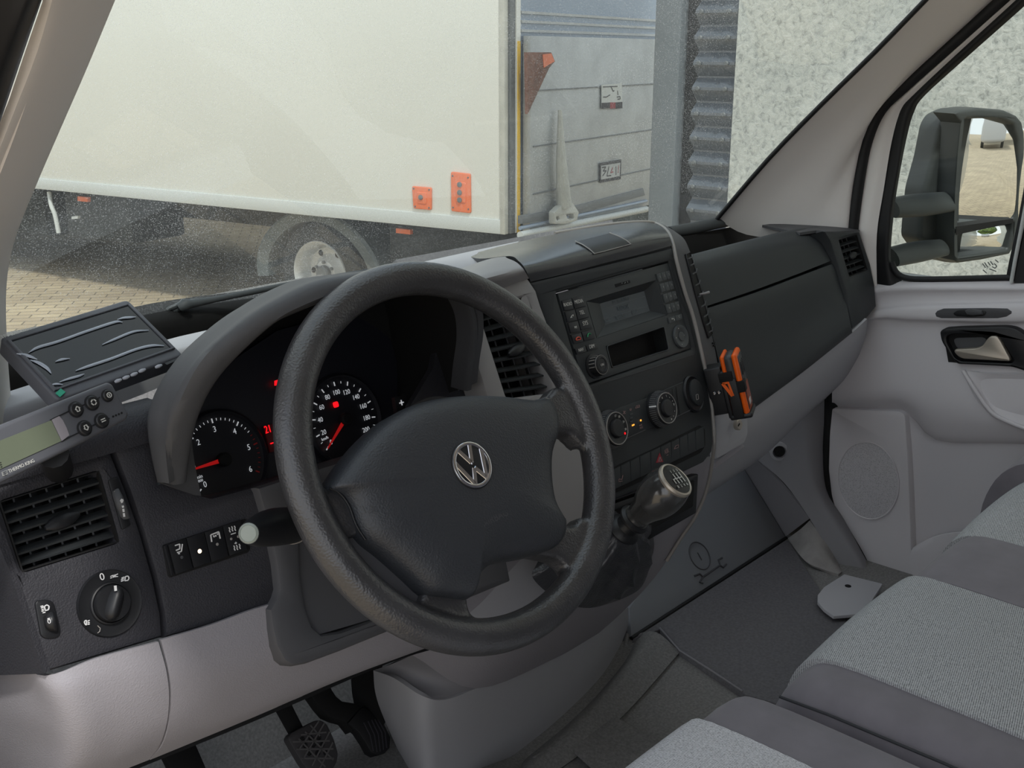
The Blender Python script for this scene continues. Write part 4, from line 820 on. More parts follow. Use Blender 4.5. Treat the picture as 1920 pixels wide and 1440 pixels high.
def cushion(name, x0, x1, front, top, mt_, parent, crown=0, rl=0, rr=0, y0=None):
    xs = []; n = 8
    for i in range(n+1): xs.append(x0+(x1-x0)*i/n)
    if rl: xs = [x0, x0+rl*.08, x0+rl*.3, x0+rl*.6, x0+rl]+[x for x in xs if x > x0+rl*1.1]
    if rr: xs = [x for x in xs if x < x1-rr*1.1]+[x1-rr, x1-rr*.6, x1-rr*.3, x1-rr*.08, x1]
    rows = []
    for (y, z) in prof(front, top):
        r = []
        for x in xs:
            d = 0
            if rl and x < x0+rl: q = (x0+rl-x)/rl; d = rl*.9*(1-math.sqrt(max(0, 1-q*q)))
            if rr and x > x1-rr: q = (x-(x1-rr))/rr; d = rr*.9*(1-math.sqrt(max(0, 1-q*q)))
            c = crown*(1-((x-(x0+x1)/2)/((x1-x0)/2))**2)
            zz = z-d+c if z > top-.1 else z
            r.append(Vector((x, y-d*.45, zz)))
        rows.append(r)
    return grid(name, rows, mt_, parent, .03, nu=2, nv=3, ang=60)
M['seatpipe'] = mat('seam thread', (58, 59, 62), .9)
bench = thing('bench_seat', (.30, -.5, FZ), 'double passenger bench with light grey woven centres and dark grey bolsters', 'seat')
cushion('left_bolster', -.188, -.108, -.228, 1.193, M['seatd'], bench, 0, .05, 0)
cushion('seat_cushion', -.110, .150, -.222, 1.197, M['weave'], bench, .006)
cushion('centre_bolster', .148, .318, -.236, 1.198, M['seatd'], bench, .004)
cushion('seat_cushion', .316, .585, -.228, 1.196, M['weave'], bench, .006)
cushion('right_bolster', .583, .78, -.230, 1.195, M['seatd'], bench, 0, 0, .05)
box('seat_base', (.30, -.58, 1.0), (.44, .30, .14), M['deep'], bench, bevel=.02)
grid('side_skirt', [[Vector((-.19, y, 1.150)) for y in (-.24, -.4, -.6, -.86)], [Vector((-.186, y, 1.10)) for y in (-.23, -.4, -.6, -.86)], [Vector((-.18, y, .95)) for y in (-.24, -.4, -.6, -.86)]], M['seatd'], bench, .01)
tube('bolster_seam', [Vector((-.179, -.243, 1.178)), Vector((-.183, -.30, 1.184)), Vector((-.185, -.42, 1.186)), Vector((-.186, -.6, 1.182))], .0016, M['seatpipe'], bench, 6)
box('backrest', (.30, -.93, 1.55), (.47, .08, .38), M['seatd'], bench, bevel=.05, seg=4)
drv = thing('driver_seat', (-.45, -.5, FZ), 'driver seat with light grey ribbed centre and dark grey bolster, nearest the camera', 'seat')
cushion('right_bolster', -.296, -.196, -.196, 1.196, M['seatd'], drv, 0, 0, .045)
M['weave2'] = weave('light grey ribbed seat fabric', (120, 120, 124), (222, 222, 226), 160, 8)
cushion('seat_cushion', -.60, -.294, -.186, 1.197, M['weave2'], drv, .004)
cushion('left_bolster', -.71, -.598, -.196, 1.196, M['seatd'], drv, 0, .045, 0)
box('seat_base', (-.45, -.58, 1.0), (.22, .30, .14), M['deep'], drv, bevel=.02)
box('backrest', (-.45, -.98, 1.55), (.24, .08, .38), M['seatd'], drv, bevel=.05, seg=4)
# ================================================================ STEERING WHEEL
def grab(o):
    me = o.data; L = wloc(o); vs = [v.co+L for v in me.vertices]; fs = [tuple(p.vertices) for p in me.polygons]; bpy.data.objects.remove(o); return vs, fs
WC_ = Vector((-.421, -.013, 1.468)); WNn = Vector((-.047, -1, .607)).normalized(); WPl = (WC_, WNn)
wheel = thing('steering_wheel', WC_+WNn*-.1, 'black leather four-spoke steering wheel with a round chrome badge', 'steering wheel')
wu, wv, wn = basis(WNn)
ring = sweep([WC_+wu*cos(2*pi*i/96)*.1770+wv*sin(2*pi*i/96)*.1770 for i in range(96)], (.0172, .0165), 20, True, up=wn)
def wsl(pts, th, front, bev=.006, spl=0): return grab(plate('t', pts, WPl, th, M['leather'], None, front=front, bevel=bev, spl=spl, seg=3))
sp1 = wsl([(985, 752), (1030, 741), (1046, 722), (1075, 735), (1110, 800), (1096, 838), (1086, 828), (1070, 812), (1046, 812), (1030, 830), (990, 830)], .024, .006)
sp2 = wsl([(1020, 985), (1062, 984), (1082, 984), (1094, 966), (1118, 985), (1100, 1060), (1080, 1085), (1066, 1064), (1048, 1048), (1006, 1040), (960, 1045)], .024, .006)
sp3 = wsl([(570, 900), (588, 890), (604, 905), (618, 915), (690, 915), (700, 1000), (664, 1004), (650, 1012), (640, 1020), (600, 1000)], .024, .004)
sp4 = wsl([(800, 1095), (884, 1105), (880, 1128), (886, 1148), (905, 1166), (900, 1190), (790, 1190), (720, 1160), (716, 1128), (760, 1130), (792, 1128)], .024, .004)
vs, fs = join(ring, sp1, sp2, sp3, sp4)
rim = mk('rim', vs, fs, M['leather'], wheel)
md = rim.modifiers.new('r', 'REMESH'); md.mode = 'VOXEL'; md.voxel_size = .0022; md.use_smooth_shade = True
md = rim.modifiers.new('s', 'SMOOTH'); md.factor = .5; md.iterations = 14
# grey inner carrier visible at the lower left, and hub behind the airbag
plate('spoke_carrier', [(640, 1015), (668, 1000), (700, 1020), (800, 1100), (830, 1130), (790, 1140), (740, 1118), (690, 1072), (655, 1035)], WPl, .02, M['shroud'], wheel, front=-.006, bevel=.003)
lathe('hub', WC_-wn*.02, wn, [(.03, -.06), (.045, -.035), (.06, -.01), (.06, .0), (.0, .0)], M['black'], wheel, 40)
AB = [(617, 914), (632, 888), (655, 855), (690, 815), (735, 778), (790, 754), (860, 743), (935, 744), (995, 751), (1022, 748), (1036, 762), (1044, 790), (1043, 812), (1031, 850), (1030, 900), (1037, 945), (1052, 975), (1058, 986), (1054, 1010), (1038, 1028), (1004, 1040), (960, 1048), (925, 1056), (898, 1076), (882, 1100), (880, 1122), (862, 1122), (830, 1118), (800, 1112), (765, 1080), (720, 1040), (685, 1012), (668, 985), (655, 950), (642, 930), (628, 922)]
A0 = [U(x, y, off(WPl, .008)) for x, y in AB]; A0 = cr1(A0, 3, True); ca = U(880, 900, off(WPl, .008))
prf = [(1.0, -.022), (1.0, -.004), (.992, .002), (.975, .007), (.94, .0115), (.88, .0155), (.78, .019), (.62, .022), (.4, .0235), (.18, .024)]
vs = []; fs = []; q = len(A0)
for s, h in prf: vs += [ca+(p-ca)*s+wn*h for p in A0]
vs.append(ca+wn*.024)
for r in range(len(prf)-1):
    for k in range(q): fs.append((r*q+k, r*q+(k+1) % q, (r+1)*q+(k+1) % q, (r+1)*q+k))
for k in range(q): fs.append(((len(prf)-1)*q+k, (len(prf)-1)*q+(k+1) % q, len(vs)-1))
fs.append(tuple(reversed(range(q))))
ab = mk('airbag_cover', vs, fs, M['airbag'], wheel, 60)
tube('cover_seam', [U(x, y, off(WPl, .008)) for x, y in [(1024, 747), (1037, 761), (1045, 790), (1044, 812)]], .0014, M['rimline'], ab, 8, n=3)
tube('cover_seam', [U(x, y, off(WPl, .009)) for x, y in [(618, 916), (632, 921), (645, 934), (656, 952), (668, 985), (685, 1012)]], .0012, M['black'], ab, 8, n=3)
# badge
EP = off(WPl, .0325); ec = U(885.5, 871.5, EP)
eu_ = (U(869.6, 838.4, EP)-U(902.6, 901.6, EP)); ev = (eu_-wn*eu_.dot(wn)).normalized(); eu = ev.cross(wn)
R_ = ((U(885, 829, EP)-U(886, 914, EP)).length)/2*1.0
badge = lathe('badge', ec-wn*.004, wn, [(R_*1.06, 0), (R_*1.06, .0035), (R_*1.0, .0042), (0, .0042)], M['black'], ab, 48)
vs, fs = sweep([ec+eu*cos(2*pi*i/64)*R_*.92+ev*sin(2*pi*i/64)*R_*.92 for i in range(64)], (R_*.09, .0018), 10, True, up=wn); mk('ring', vs, fs, M['chrome'], badge)
def bars(L, wd, nm):
    parts = []
    for pl_ in L:
        for (x0, y0), (x1, y1) in zip(pl_[:-1], pl_[1:]):
            A = ec+(eu*x0+ev*y0)*R_; B = ec+(eu*x1+ev*y1)*R_; parts.append(bar3(A, B, wd*R_, wn, .0012))
    vs, fs = join(*parts); bm = bmesh.new(); bv = [bm.verts.new(x) for x in vs]; [bm.faces.new([bv[k] for k in f]) for f in fs]; bmesh.ops.bevel(bm, geom=list(bm.edges), offset=.0004, segments=1, affect='EDGES'); bmk(nm, bm, M['chrome'], badge, smooth=False)
bars([[(-.36, .84), (-.015, .10)], [(.36, .84), (.015, .10)], [(-.05, .12), (.05, .12)]], .21, 'upper_letter')
bars([[(-.80, .42), (-.36, -.76)], [(-.36, -.78), (-.01, -.14)], [(.36, -.78), (.01, -.14)], [(.80, .42), (.36, -.76)]], .21, 'lower_letter')
AP = off(WPl, .0305)
text('airbag_lettering', 'AIRBAG', AP, U(908, 988, AP), U(953, 966, AP), M['hood'], ab, depth=.0004)
strokes('horn_mark', [[(680, 948), (686, 962)], [(692, 948), (700, 950), (700, 960), (692, 962)]], .0008, WPl, .026, M['hood'], ab)
strokes('horn_mark', [[(1012, 794), (1024, 800), (1026, 788)]], .0008, WPl, .026, M['hood'], ab)
# column shroud
csh = tube('column_shroud', [WC_-wn*.045, WC_-wn*.09, WC_-wn*.15, WC_-wn*.22], [(.038, .038), (.042, .044), (.045, .05), (.045, .05)], M['shroud'], dash, 28)
# stalk
stk = thing('indicator_stalk', U(530, 985, PY(.06)), 'black multi-function stalk with pale tip left of the steering wheel', 'stalk')
axs = [V((600, 972, .10)), V((565, 982, .07)), V((545, 985, .055)), V((510, 989, .035)), V((484, 996, .02)), V((466, 1000, .008))]
tube('stalk_body', axs, [(.011, .011), (.015, .015), (.0165, .017), (.0165, .0165), (.0135, .013), (.009, .009)], M['black'], stk, 24, n=4)
td = (axs[-1]-axs[-2]).normalized(); lathe('tip', axs[-1]-td*.003, td, [(.0088, 0), (.0086, .003), (.0070, .0045), (.0066, .0040), (0, .0044)], mat('pale grey tip', (150, 158, 150), .35), stk, 24)
tube('collar_line', [V((548, 985, .057))+Vector((0, 0, 0))+(td.orthogonal().normalized()*cos(2*pi*i/24)+td.cross(td.orthogonal().normalized())*sin(2*pi*i/24))*.0168 for i in range(24)], .0006, M['rimline'], stk, 6, closed=True)
# ================================================================ INSTRUMENTS
CP = tilt((-.44, .24, 1.43), 20)
ic = thing('instrument_cluster', U(520, 850, CP), 'instrument cluster with tachometer and speedometer, red needles, under the hood', 'instrument cluster')
M['face'] = mat('cluster face', (34, 35, 44), .5); M['dial'] = mat('dial black', (30, 31, 38), .45); M['num'] = mat('lit numerals', (225, 228, 232), .5, emis=.35)
plate('face_panel', [(325, 830), (345, 780), (400, 700), (520, 620), (690, 575), (742, 600), (748, 820), (720, 870), (640, 900), (395, 945), (345, 930)], CP, .01, M['face'], ic, front=-.004)
hs_ = lambda pts: [U(x, y, off(CP, .0)) for x, y in pts]
cu_, cv_, cn_ = basis(CP[1])
def dial(nm, cpx, R, label, nums, a0, a1, red, tick, pre):
    c = U(*cpx, CP); d = lathe(nm, c, CP[1], [(R*1.16, -.006), (R*1.16, .002), (R*1.10, .004), (R*1.06, .0), (R*1.0, -.001), (0, -.001)], M['dial'], ic, 56)
    # ticks and numerals
    tv = []; tr2 = []
    n = tick
    for i in range(n+1):
        f = i/n; a = a0+(a1-a0)*f; dr = cu_*cos(a)+cv_*sin(a); big = i % pre == 0
        if big: A, B, wd = c+dr*R*.86, c+dr*R*.965, .0013
        else: A, B, wd = c+dr*R*.90, c+dr*R*.955, .0006
        (tr2 if f >= red else tv).append(bar3(A+CP[1]*.0008, B+CP[1]*.0008, wd, CP[1]))
    vs, fs = join(*tv); mk('tick_marks', vs, fs, M['num'], d, smooth=False)
    if tr2: vs, fs = join(*tr2); mk('red_tick_marks', vs, fs, M['redprint'], d, smooth=False)
    for k, s_ in enumerate(nums):
        a = a0+(a1-a0)*k/(len(nums)-1); dr = cu_*cos(a)+cv_*sin(a); p = c+dr*R*(.72 if len(s_) < 3 else .70)
        texth('numeral', s_, CP, p, .0062 if len(nums) < 8 else .0056, M['num'], d, wfac=.9)
    return d, c
def needle(c, a, R, d):
    dr = cu_*cos(a)+cv_*sin(a); s = cv_*cos(a)-cu_*sin(a); n = CP[1]
    vs = [c+dr*R*.12+s*.0022+n*.003, c+dr*R*.12-s*.0022+n*.003, c+dr*R*.93-s*.0006+n*.003, c+dr*R*.93+s*.0006+n*.003]; vs += [v-n*.001 for v in vs]
    nd = mk('needle', vs, [(0, 1, 2, 3), (7, 6, 5, 4), (0, 4, 5, 1), (1, 5, 6, 2), (2, 6, 7, 3), (3, 7, 4, 0)], mat('red needle', (225, 30, 30), .4, emis=.25), d, smooth=False)
    lathe('needle_hub', c, n, [(.0075, 0), (.0072, .006), (.0055, .0075), (0, .0078)], M['deep'], d, 28)
def ang_of(cpx, ppx):
    c = U(*cpx, CP); p = U(*ppx, CP)-c; return atan2(p.dot(cv_), p.dot(cu_))
tc0 = (418, 862); t0 = ang_of(tc0, (377, 917)); t6 = ang_of(tc0, (482, 884)); t0 = t0 if t0 > 0 else t0+2*pi
dl, c0 = dial('tachometer', tc0, .0465, '', list('0123456'), t0, t6, .76, 36, 6)
def crop_top(o): pass
needle(c0, ang_of(tc0, (352, 883)), .0465, dl)
text('unit_text', '1/min', CP, (363, 901), (380, 895), M['num'], dl, front=.001); text('unit_text', 'x1000', CP, (366, 907), (381, 902), M['num'], dl, front=.001)
sc0 = (645, 786); s0 = ang_of(sc0, (613, 841)); s1 = ang_of(sc0, (702, 782)); s0 = s0 if s0 > 0 else s0+2*pi
s200 = s0+(s1-s0)*200/180
ds_, c1 = dial('speedometer', sc0, .0465, '', ['0', '20', '40', '60', '80', '100', '120', '140', '160', '180', '200'], s0, s200, 2, 20, 2)
needle(c1, ang_of(sc0, (613, 840)), .0465, ds_)
text('unit_text', 'km/h', CP, (604, 827), (616, 822), M['num'], ds_, front=.001)
bl = plate('brake_warning_lamp', [(624, 755), (633, 752), (636, 762), (627, 765)], CP, .0008, M['redlamp'], ic, front=.0012, r=.002)
rd = mat('dark red display', (60, 8, 10), .4, emis=.15)
dp = plate('display_window', [(495, 800), (560, 780), (575, 830), (507, 848)], CP, .002, rd, ic, front=.001)
text('display_digits', '21', CP, (498, 813), (508, 810), M['redlamp'], dp, front=.0016, hfac=1.3); strokes('display_bar', [[(507, 832), (516, 829)]], .0012, CP, .0016, M['redlamp'], dp)
plate('tell_tale', [(515, 714), (521, 712), (521, 722), (515, 723)], CP, .0006, M['redlamp'], ic, front=.0012)
plate('plus_button', [(740, 745), (765, 740), (768, 768), (744, 774)], FAS, .006, M['black'], dash, front=-.03)
strokes('plus_sign', [[(749, 756), (757, 754)], [(752, 750), (754, 760)]], .0014, off(FAS, -.03), .0006, M['num'], dash)
# ================================================================ VENTS
def vent(quad, pl, ns, nf, label, knob=True, deep_=.05, thumb=None, nm='air_vent', group='dashboard air vents'):
    """louvred outlet in an opening: housing box, horizontal slats, vertical fins, thumb tab"""
    C4 = [U(x, y, pl) for x, y in quad]; n = pl[1]
    ctr = sum(C4, Vector())/4
    t = thing(nm, ctr, label, 'air vent', group)
    def B(s, tt, d): return (C4[0]*(1-s)+C4[1]*s)*(1-tt)+(C4[3]*(1-s)+C4[2]*s)*tt-n*d
    # housing: open-fronted box
    g = .0015
    vs = [B(0, 0, g), B(1, 0, g), B(1, 1, g), B(0, 1, g)]; vs += [v-n*deep_ for v in vs]; ctr2 = ctr-n*.02
    vs += [ctr+(v-ctr)*1.03 for v in vs[:4]]+[ctr-n*deep_+(v-(ctr-n*deep_))*1.05-n*.002 for v in vs[4:8]]
    fs = [(0, 1, 5, 4), (1, 2, 6, 5), (2, 3, 7, 6), (3, 0, 4, 7), (4, 5, 6, 7), (8, 12, 13, 9), (9, 13, 14, 10), (10, 14, 15, 11), (11, 15, 12, 8), (12, 15, 14, 13), (0, 8, 9, 1), (1, 9, 10, 2), (2, 10, 11, 3), (3, 11, 8, 0)]
    mk('vent_housing', vs, fs, M['deep'], t, smooth=False)
    for i in range(ns):
        tt = (i+.75)/(ns+.5); A = B(.0, tt, .010); Bb = B(1, tt, .010); d = (Bb-A).normalized(); s = n.cross(d)
        bx_ = boxg((A+Bb)/2, d, (s*.9+n*.45).normalized(), (n*.9-s*.45).normalized(), (Bb-A).length/2, .0010, .0050); mk('slat', *bx_, M['padf'], t, smooth=False)
    for i in range(nf):
        ss = (i+.5)/nf; A = B(ss, 0, .024); Bb = B(ss, 1, .024); d = (Bb-A).normalized(); s = n.cross(d)
        bx_ = boxg((A+Bb)/2, d, (s*.8+n*.6).normalized(), (n*.8-s*.6).normalized(), (Bb-A).length/2, .0008, .010); mk('fin', *bx_, M['hood'], t, smooth=False)
    if knob:
        A = B(.33, .53, .003); Bb = B(.70, .47, .003); P = [A+(Bb-A)*k/6 for k in range(7)]
        tube('tab', P, [(.002, .002), (.005, .003), (.0065, .004), (.007, .0042), (.0065, .004), (.005, .003), (.002, .002)], M['black'], t, 12)
    return t
vent(VL, FAS, 6, 6, 'square louvred air vent at the driver door end of the dashboard')
vent(VC, BZ, 8, 4, 'tall louvred air vent in the silver grey bezel behind the steering wheel', deep_=.045)
vent(VR, FAS, 5, 4, 'small louvred air vent at the far passenger end of the dashboard', deep_=.045)
# slim flank vent
sv = thing('air_vent', V((1306, 550, .16)), 'slim tall louvred air vent in the passenger-side flank of the centre stack', 'air vent', 'dashboard air vents')
FLK = plane3(V((1284, 480, .180)), V((1330, 640, .158)), V((1300, 640, .145)))
FLK = (V((1296, 550, .158))+ (CAMP-V((1296, 550, .158))).normalized()*.004, (V((1300, 700, .13))-V((1284, 500, .17))).cross(V((1345, 660, .165))-V((1315, 660, .12))).normalized())
if FLK[1].dot(CAMP-FLK[0]) < 0: FLK = (FLK[0], -FLK[1])
hv = [(1283, 477), (1291, 474), (1300, 500), (1313, 550), (1325, 595), (1333, 628), (1326, 634), (1316, 604), (1304, 560), (1291, 508)]
def onflk(x, y, f=.0): return drape(flk, x, y, .0006+f)
L1 = [(1283, 478), (1291, 508), (1304, 558), (1316, 602), (1326, 634)]; L2 = [(1291, 474), (1299, 500), (1313, 550), (1324, 592), (1333, 627)]
grid('vent_slot', [[onflk(*a, .001) for a in L1], [onflk(*a, .001) for a in L2]], M['deep'], sv, .0015, nv=1)
tube('slot_rim', [onflk(*a, .0016) for a in L1+list(reversed(L2))], .0009, M['black'], sv, 6, closed=True)
for k in range(9):
    f_ = (k+.7)/9.4*4; i = int(f_); g = f_-i; a = (L1[i][0]*(1-g)+L1[i+1][0]*g+1, L1[i][1]*(1-g)+L1[i+1][1]*g); b_ = (L2[i][0]*(1-g)+L2[i+1][0]*g, L2[i][1]*(1-g)+L2[i+1][1]*g-2)
    tube('slat', [onflk(*a, .003), onflk((a[0]+b_[0])/2, (a[1]+b_[1])/2+2, .006), onflk(*b_, .004)], .0011, M['rimline'] if k in () else M['hood'], sv, 6)
TB = onflk(1307, 553, .003)
tube('tab', [TB, TB+Vector((.006, -.006, .001)), TB+Vector((.014, -.008, .002))], [.0012, .002, .0022], M['bezel'], sv, 8)
for k in range(2): tube('thumb_slot', [onflk(1334+k*2, 644+k*5, .001), onflk(1340+k*2, 641+k*5, .001)], .0012, M['deep'], sv, 6)
# ================================================================ SWITCHES, LEFT
def thumbwheel(pts, pl, ptsw, label): pass
tw = thing('vent_thumbwheel', U(227, 945, FAS), 'ribbed vertical thumbwheel beside the driver-side vent', 'thumbwheel')
plate('slot', [(203, 900), (222, 893), (246, 985), (229, 994)], FAS, .004, M['black'], tw, front=.0012, bevel=.001, r=.002)
tube('wheel', [U(216, 921, off(FAS, .001)), U(221, 932, off(FAS, .005)), U(226, 945, off(FAS, .0065)), U(231, 958, off(FAS, .005)), U(235, 971, off(FAS, .001))], [(.004, .002), (.0045, .003), (.0045, .0035), (.0045, .003), (.004, .002)], M['hood'], tw, 10, n=2)
for k in range(11): tube('rib', [U(214+k*1.75, 922+k*4.4, off(FAS, .0085-abs(k-5)*.0011)), U(221+k*1.75, 920+k*4.4, off(FAS, .0085-abs(k-5)*.0011))], .0004, M['rimline'], tw, 5)
strokes('arrow_mark', [[(227, 942), (230, 940), (229, 936), (226, 940)], [(230, 948), (231, 952)], [(231, 954), (232, 960)], [(232, 962), (233, 969)]], .0016, FAS, .0105, M['white'], tw)
ls = thing('headlight_switch', U(204, 1131, FAS), 'large round rotary headlight switch below the driver-side vent', 'switch')
lc = U(205, 1131, FAS); LR = (U(205, 1068, FAS)-U(206, 1195, FAS)).length/2
lathe('base_ring', lc, FAS[1], [(LR*1.0, -.004), (LR*1.0, .001), (LR*.97, .0028), (LR*.90, .0022), (LR*.64, .0022), (LR*.62, .0045), (LR*.58, .005), (LR*.56, .0035), (0, .0035)], M['black'], ls, 64)
fu, fv, fn = basis(FAS[1])
kd = (U(216, 1096, FAS)-U(196, 1165, FAS)).normalized(); ks = fn.cross(kd)
kb = lathe('rotary_knob', lc+fn*.003, fn, [(LR*.56, 0), (LR*.55, .003), (LR*.52, .006), (0, .007)], M['black'], ls, 48)
vs = []; fs = []
for i in range(13):
    a = -1+2*i/12; hw = LR*.26*math.sqrt(max(.05, 1-abs(a)**3)); c_ = lc+kd*a*LR*.53
    for k in range(7):
        b2 = -1+2*k/6; vs.append(c_+ks*hw*b2+fn*(.006+.011*(1-b2*b2)**.6*math.sqrt(max(.02, 1-a**4))))
for i in range(12):
    for k in range(6): fs.append((i*7+k, i*7+k+1, (i+1)*7+k+1, (i+1)*7+k))
mk('grip', vs, fs, M['black'], kb, 70)
strokes('pointer', [[(216, 1098), (217, 1108)]], .0022, FAS, .0165, M['white'], ls)
text('mark_zero', '0', FAS, (189, 1089), (197, 1086), M['white'], ls, front=.0034)
strokes('park_light_mark', [[(207, 1081), (211, 1079)], [(207, 1084), (210, 1083)], [(221, 1076), (217, 1078)], [(221, 1081), (217, 1081)], [(212, 1083), (212, 1078), (214, 1081), (216, 1077), (216, 1082), (214, 1081), (212, 1083)]], .0007, FAS, .0036, M['white'], ls)
strokes('headlamp_mark', [[(234, 1089), (235, 1081), (240, 1080), (242, 1084), (240, 1088), (234, 1089)], [(228, 1084), (233, 1082)], [(227, 1087), (232, 1085)], [(227, 1090), (232, 1088)]], .0009, FAS, .0036, M['white'], ls)
strokes('fog_lamp_mark', [[(160, 1171), (158, 1167), (159, 1164), (162, 1163), (162, 1172), (160, 1171)], [(164, 1165), (168, 1163)], [(164, 1168), (168, 1167)], [(164, 1171), (168, 1170)]], .0008, FAS, .0036, M['white'], ls)
strokes('lamp_mark', [[(213, 1134), (217, 1134), (218, 1137), (216, 1139), (213, 1138), (213, 1134)], [(209, 1136), (211, 1136)], [(220, 1136), (222, 1136)], [(215, 1129), (215, 1131)], [(216, 1141), (216, 1143)], [(210, 1131), (212, 1133)], [(219, 1132), (221, 1130)]], .0007, FAS, .0125, M['white'], ls)
tube('arc_mark', [U(183, 1173, off(FAS, .0035)), U(188, 1178, off(FAS, .0035)), U(187, 1184, off(FAS, .0035)), U(183, 1187, off(FAS, .0035))], .0004, M['rimline'], ls, 5)
hl = thing('headlight_level_switch', U(90, 1161, FAS), 'small oval headlight levelling switch left of the round switch', 'switch')
plate('base', [(66, 1132), (70, 1126), (90, 1124), (100, 1128), (104, 1136), (115, 1180), (113, 1192), (104, 1197), (86, 1198), (77, 1192)], FAS, .005, M['black'], hl, front=.0022, bevel=.0015, r=.004)
plate('recess', [(80, 1156), (100, 1150), (108, 1178), (86, 1184)], FAS, .001, M['deep'], hl, front=.0026, r=.002)
tube('dial', [U(92, 1153, off(FAS, .003)), U(94, 1162, off(FAS, .006)), U(96, 1171, off(FAS, .006)), U(99, 1180, off(FAS, .003))], [(.0045, .002), (.0052, .004), (.0052, .004), (.0045, .002)], M['black'], hl, 14, n=3)
text('dial_digit', '0', FAS, (90, 1170), (96, 1168), M['white'], hl, front=.0105); strokes('dial_digit', [[(89, 1160), (93, 1159)], [(91, 1160), (92, 1163)]], .0006, FAS, .0104, M['white'], hl)
strokes('lamp_mark', [[(85, 1145), (83, 1137), (88, 1134), (92, 1137), (91, 1143), (85, 1145)], [(76, 1137), (81, 1136)], [(77, 1140), (82, 1138)], [(78, 1143), (82, 1142)], [(78, 1146), (82, 1145)], [(80, 1149), (85, 1148)]], .0009, FAS, .003, M['white'], hl)
sr = thing('switch_row', U(385, 1025, FAS), 'row of four black rocker switches below the tachometer', 'switch row')
plate('frame', [(305, 1022), (462, 972), (470, 1030), (466, 1036), (320, 1083), (316, 1080)], FAS, .006, M['deep'], sr, front=.0015, bevel=.001, r=.002)
plate('end_cap', [(307, 1024), (314, 1022), (327, 1078), (321, 1080)], FAS, .003, M['black'], sr, front=.0035, bevel=.001)
def rocker(q_, nm='rocker_switch'):
    o_ = plate(nm, q_, FAS, .004, M['black'], sr, front=.004, bevel=.0008); m0 = [((q_[0][0]+q_[3][0])/2, (q_[0][1]+q_[3][1])/2), ((q_[1][0]+q_[2][0])/2, (q_[1][1]+q_[2][1])/2)]
    return o_
r1 = rocker([(316, 1021), (349, 1010), (362, 1066), (330, 1077)]); r2 = rocker([(350, 1009), (383, 998), (396, 1054), (364, 1065)]); r3 = rocker([(384, 998), (417, 987), (429, 1043), (397, 1054)]); r4 = rocker([(418, 986), (452, 975), (464, 1031), (431, 1042)])
strokes('tail_lift_mark', [[(328, 1023), (337, 1020), (337, 1029), (330, 1032)], [(342, 1020), (340, 1034), (332, 1036)], [(334, 1038), (337, 1038)]], .0011, FAS, .0042, M['white'], r1)
lathe('lamp', U(341, 1045, off(FAS, .004)), fn, [(.0015, 0), (0, .0004)], M['hood'], r1, 10)
lathe('lamp', U(374.5, 1033.5, off(FAS, .004)), fn, [(.0021, 0), (.0015, .0006), (0, .0007)], mat('lit warm lamp', (255, 235, 205), .4, emis=1.3), r2, 12)
strokes('cargo_light_mark', [[(397, 1016), (395, 1003), (410, 997), (413, 1010)], [(400, 1004), (402, 1007)], [(404, 1003), (405, 1006)], [(408, 1000), (408, 1003)]], .0012, FAS, .0042, M['white'], r3)
lathe('lamp', U(407.5, 1020.5, off(FAS, .004)), fn, [(.0015, 0), (0, .0004)], M['rimline'], r3, 10)
hw_ = lambda x, y: [(x, y), (x+2, y+3), (x+1, y+6), (x+3, y+9)]
strokes('seat_heat_mark', [hw_(429, 989), hw_(434, 987), hw_(439, 986), [(433, 1002), (442, 999)]], .0009, FAS, .0042, M['white'], r4)
strokes('seat_heat_mark', [hw_(438, 1023), hw_(443, 1022), hw_(448, 1020), [(440, 1019), (444, 1018)], [(442, 1016), (442, 1020)]], .0009, FAS, .0042, M['white'], r4)
lathe('lamp', U(433.5, 1010.5, off(FAS, .004)), fn, [(.0013, 0), (0, .0004)], M['rimline'], r4, 10); lathe('lamp', U(446.5, 1006, off(FAS, .004)), fn, [(.0013, 0), (0, .0004)], M['rimline'], r4, 10)
# ================================================================ RADIO
def r_(x, y): return (1040+.14583*x, 480+.14583*y)
def rq(*p): return [r_(*a) for a in p]
RP = off(STK, -.003)
radio = thing('radio', U(1170, 600, STK), 'car radio with small display, phone keypad and volume knob in the centre stack', 'radio')
M['rface'] = mat('radio face', (54, 58, 60), .5); M['rkey'] = mat('radio key', (72, 76, 78), .5); M['rkeyd'] = mat('dark radio key', (36, 38, 42), .45); M['lcd'] = mat('dim lcd', (44, 54, 62), .3, emis=.05); M['lcdt'] = mat('lcd text', (88, 98, 104), .4); M['keyt'] = mat('key legend', (150, 152, 150), .5); M['wht'] = mat('legend white', (205, 205, 200), .5)
DSP = rq((410, 585), (1300, 315), (1445, 755), (545, 1055)); DIN = rq((580, 612), (1150, 450), (1222, 705), (650, 885)); CDH = rq((665, 1160), (1405, 905), (1465, 1205), (735, 1435))
plate('face', [(1046, 550), (1254, 492), (1297, 653), (1096, 722)], RP, .03, M['rface'], radio, bevel=.0015, holes=[DSP, CDH])
O = [U(x, y, RP) for x, y in DSP]; I = [U(x, y, off(RP, -.012)) for x, y in DIN]
vs = O+I+[p-RP[1]*.002 for p in O+I]; fs = [(i, (i+1) % 4, 4+(i+1) % 4, 4+i) for i in range(4)]+[(8+i, 12+i, 12+(i+1) % 4, 8+(i+1) % 4) for i in range(4)]+[(i, 8+i, 8+(i+1) % 4, (i+1) % 4) for i in range(4)]+[(4+i, 4+(i+1) % 4, 12+(i+1) % 4, 12+i) for i in range(4)]
mk('display_bezel', vs, fs, M['rface'], radio, smooth=False)
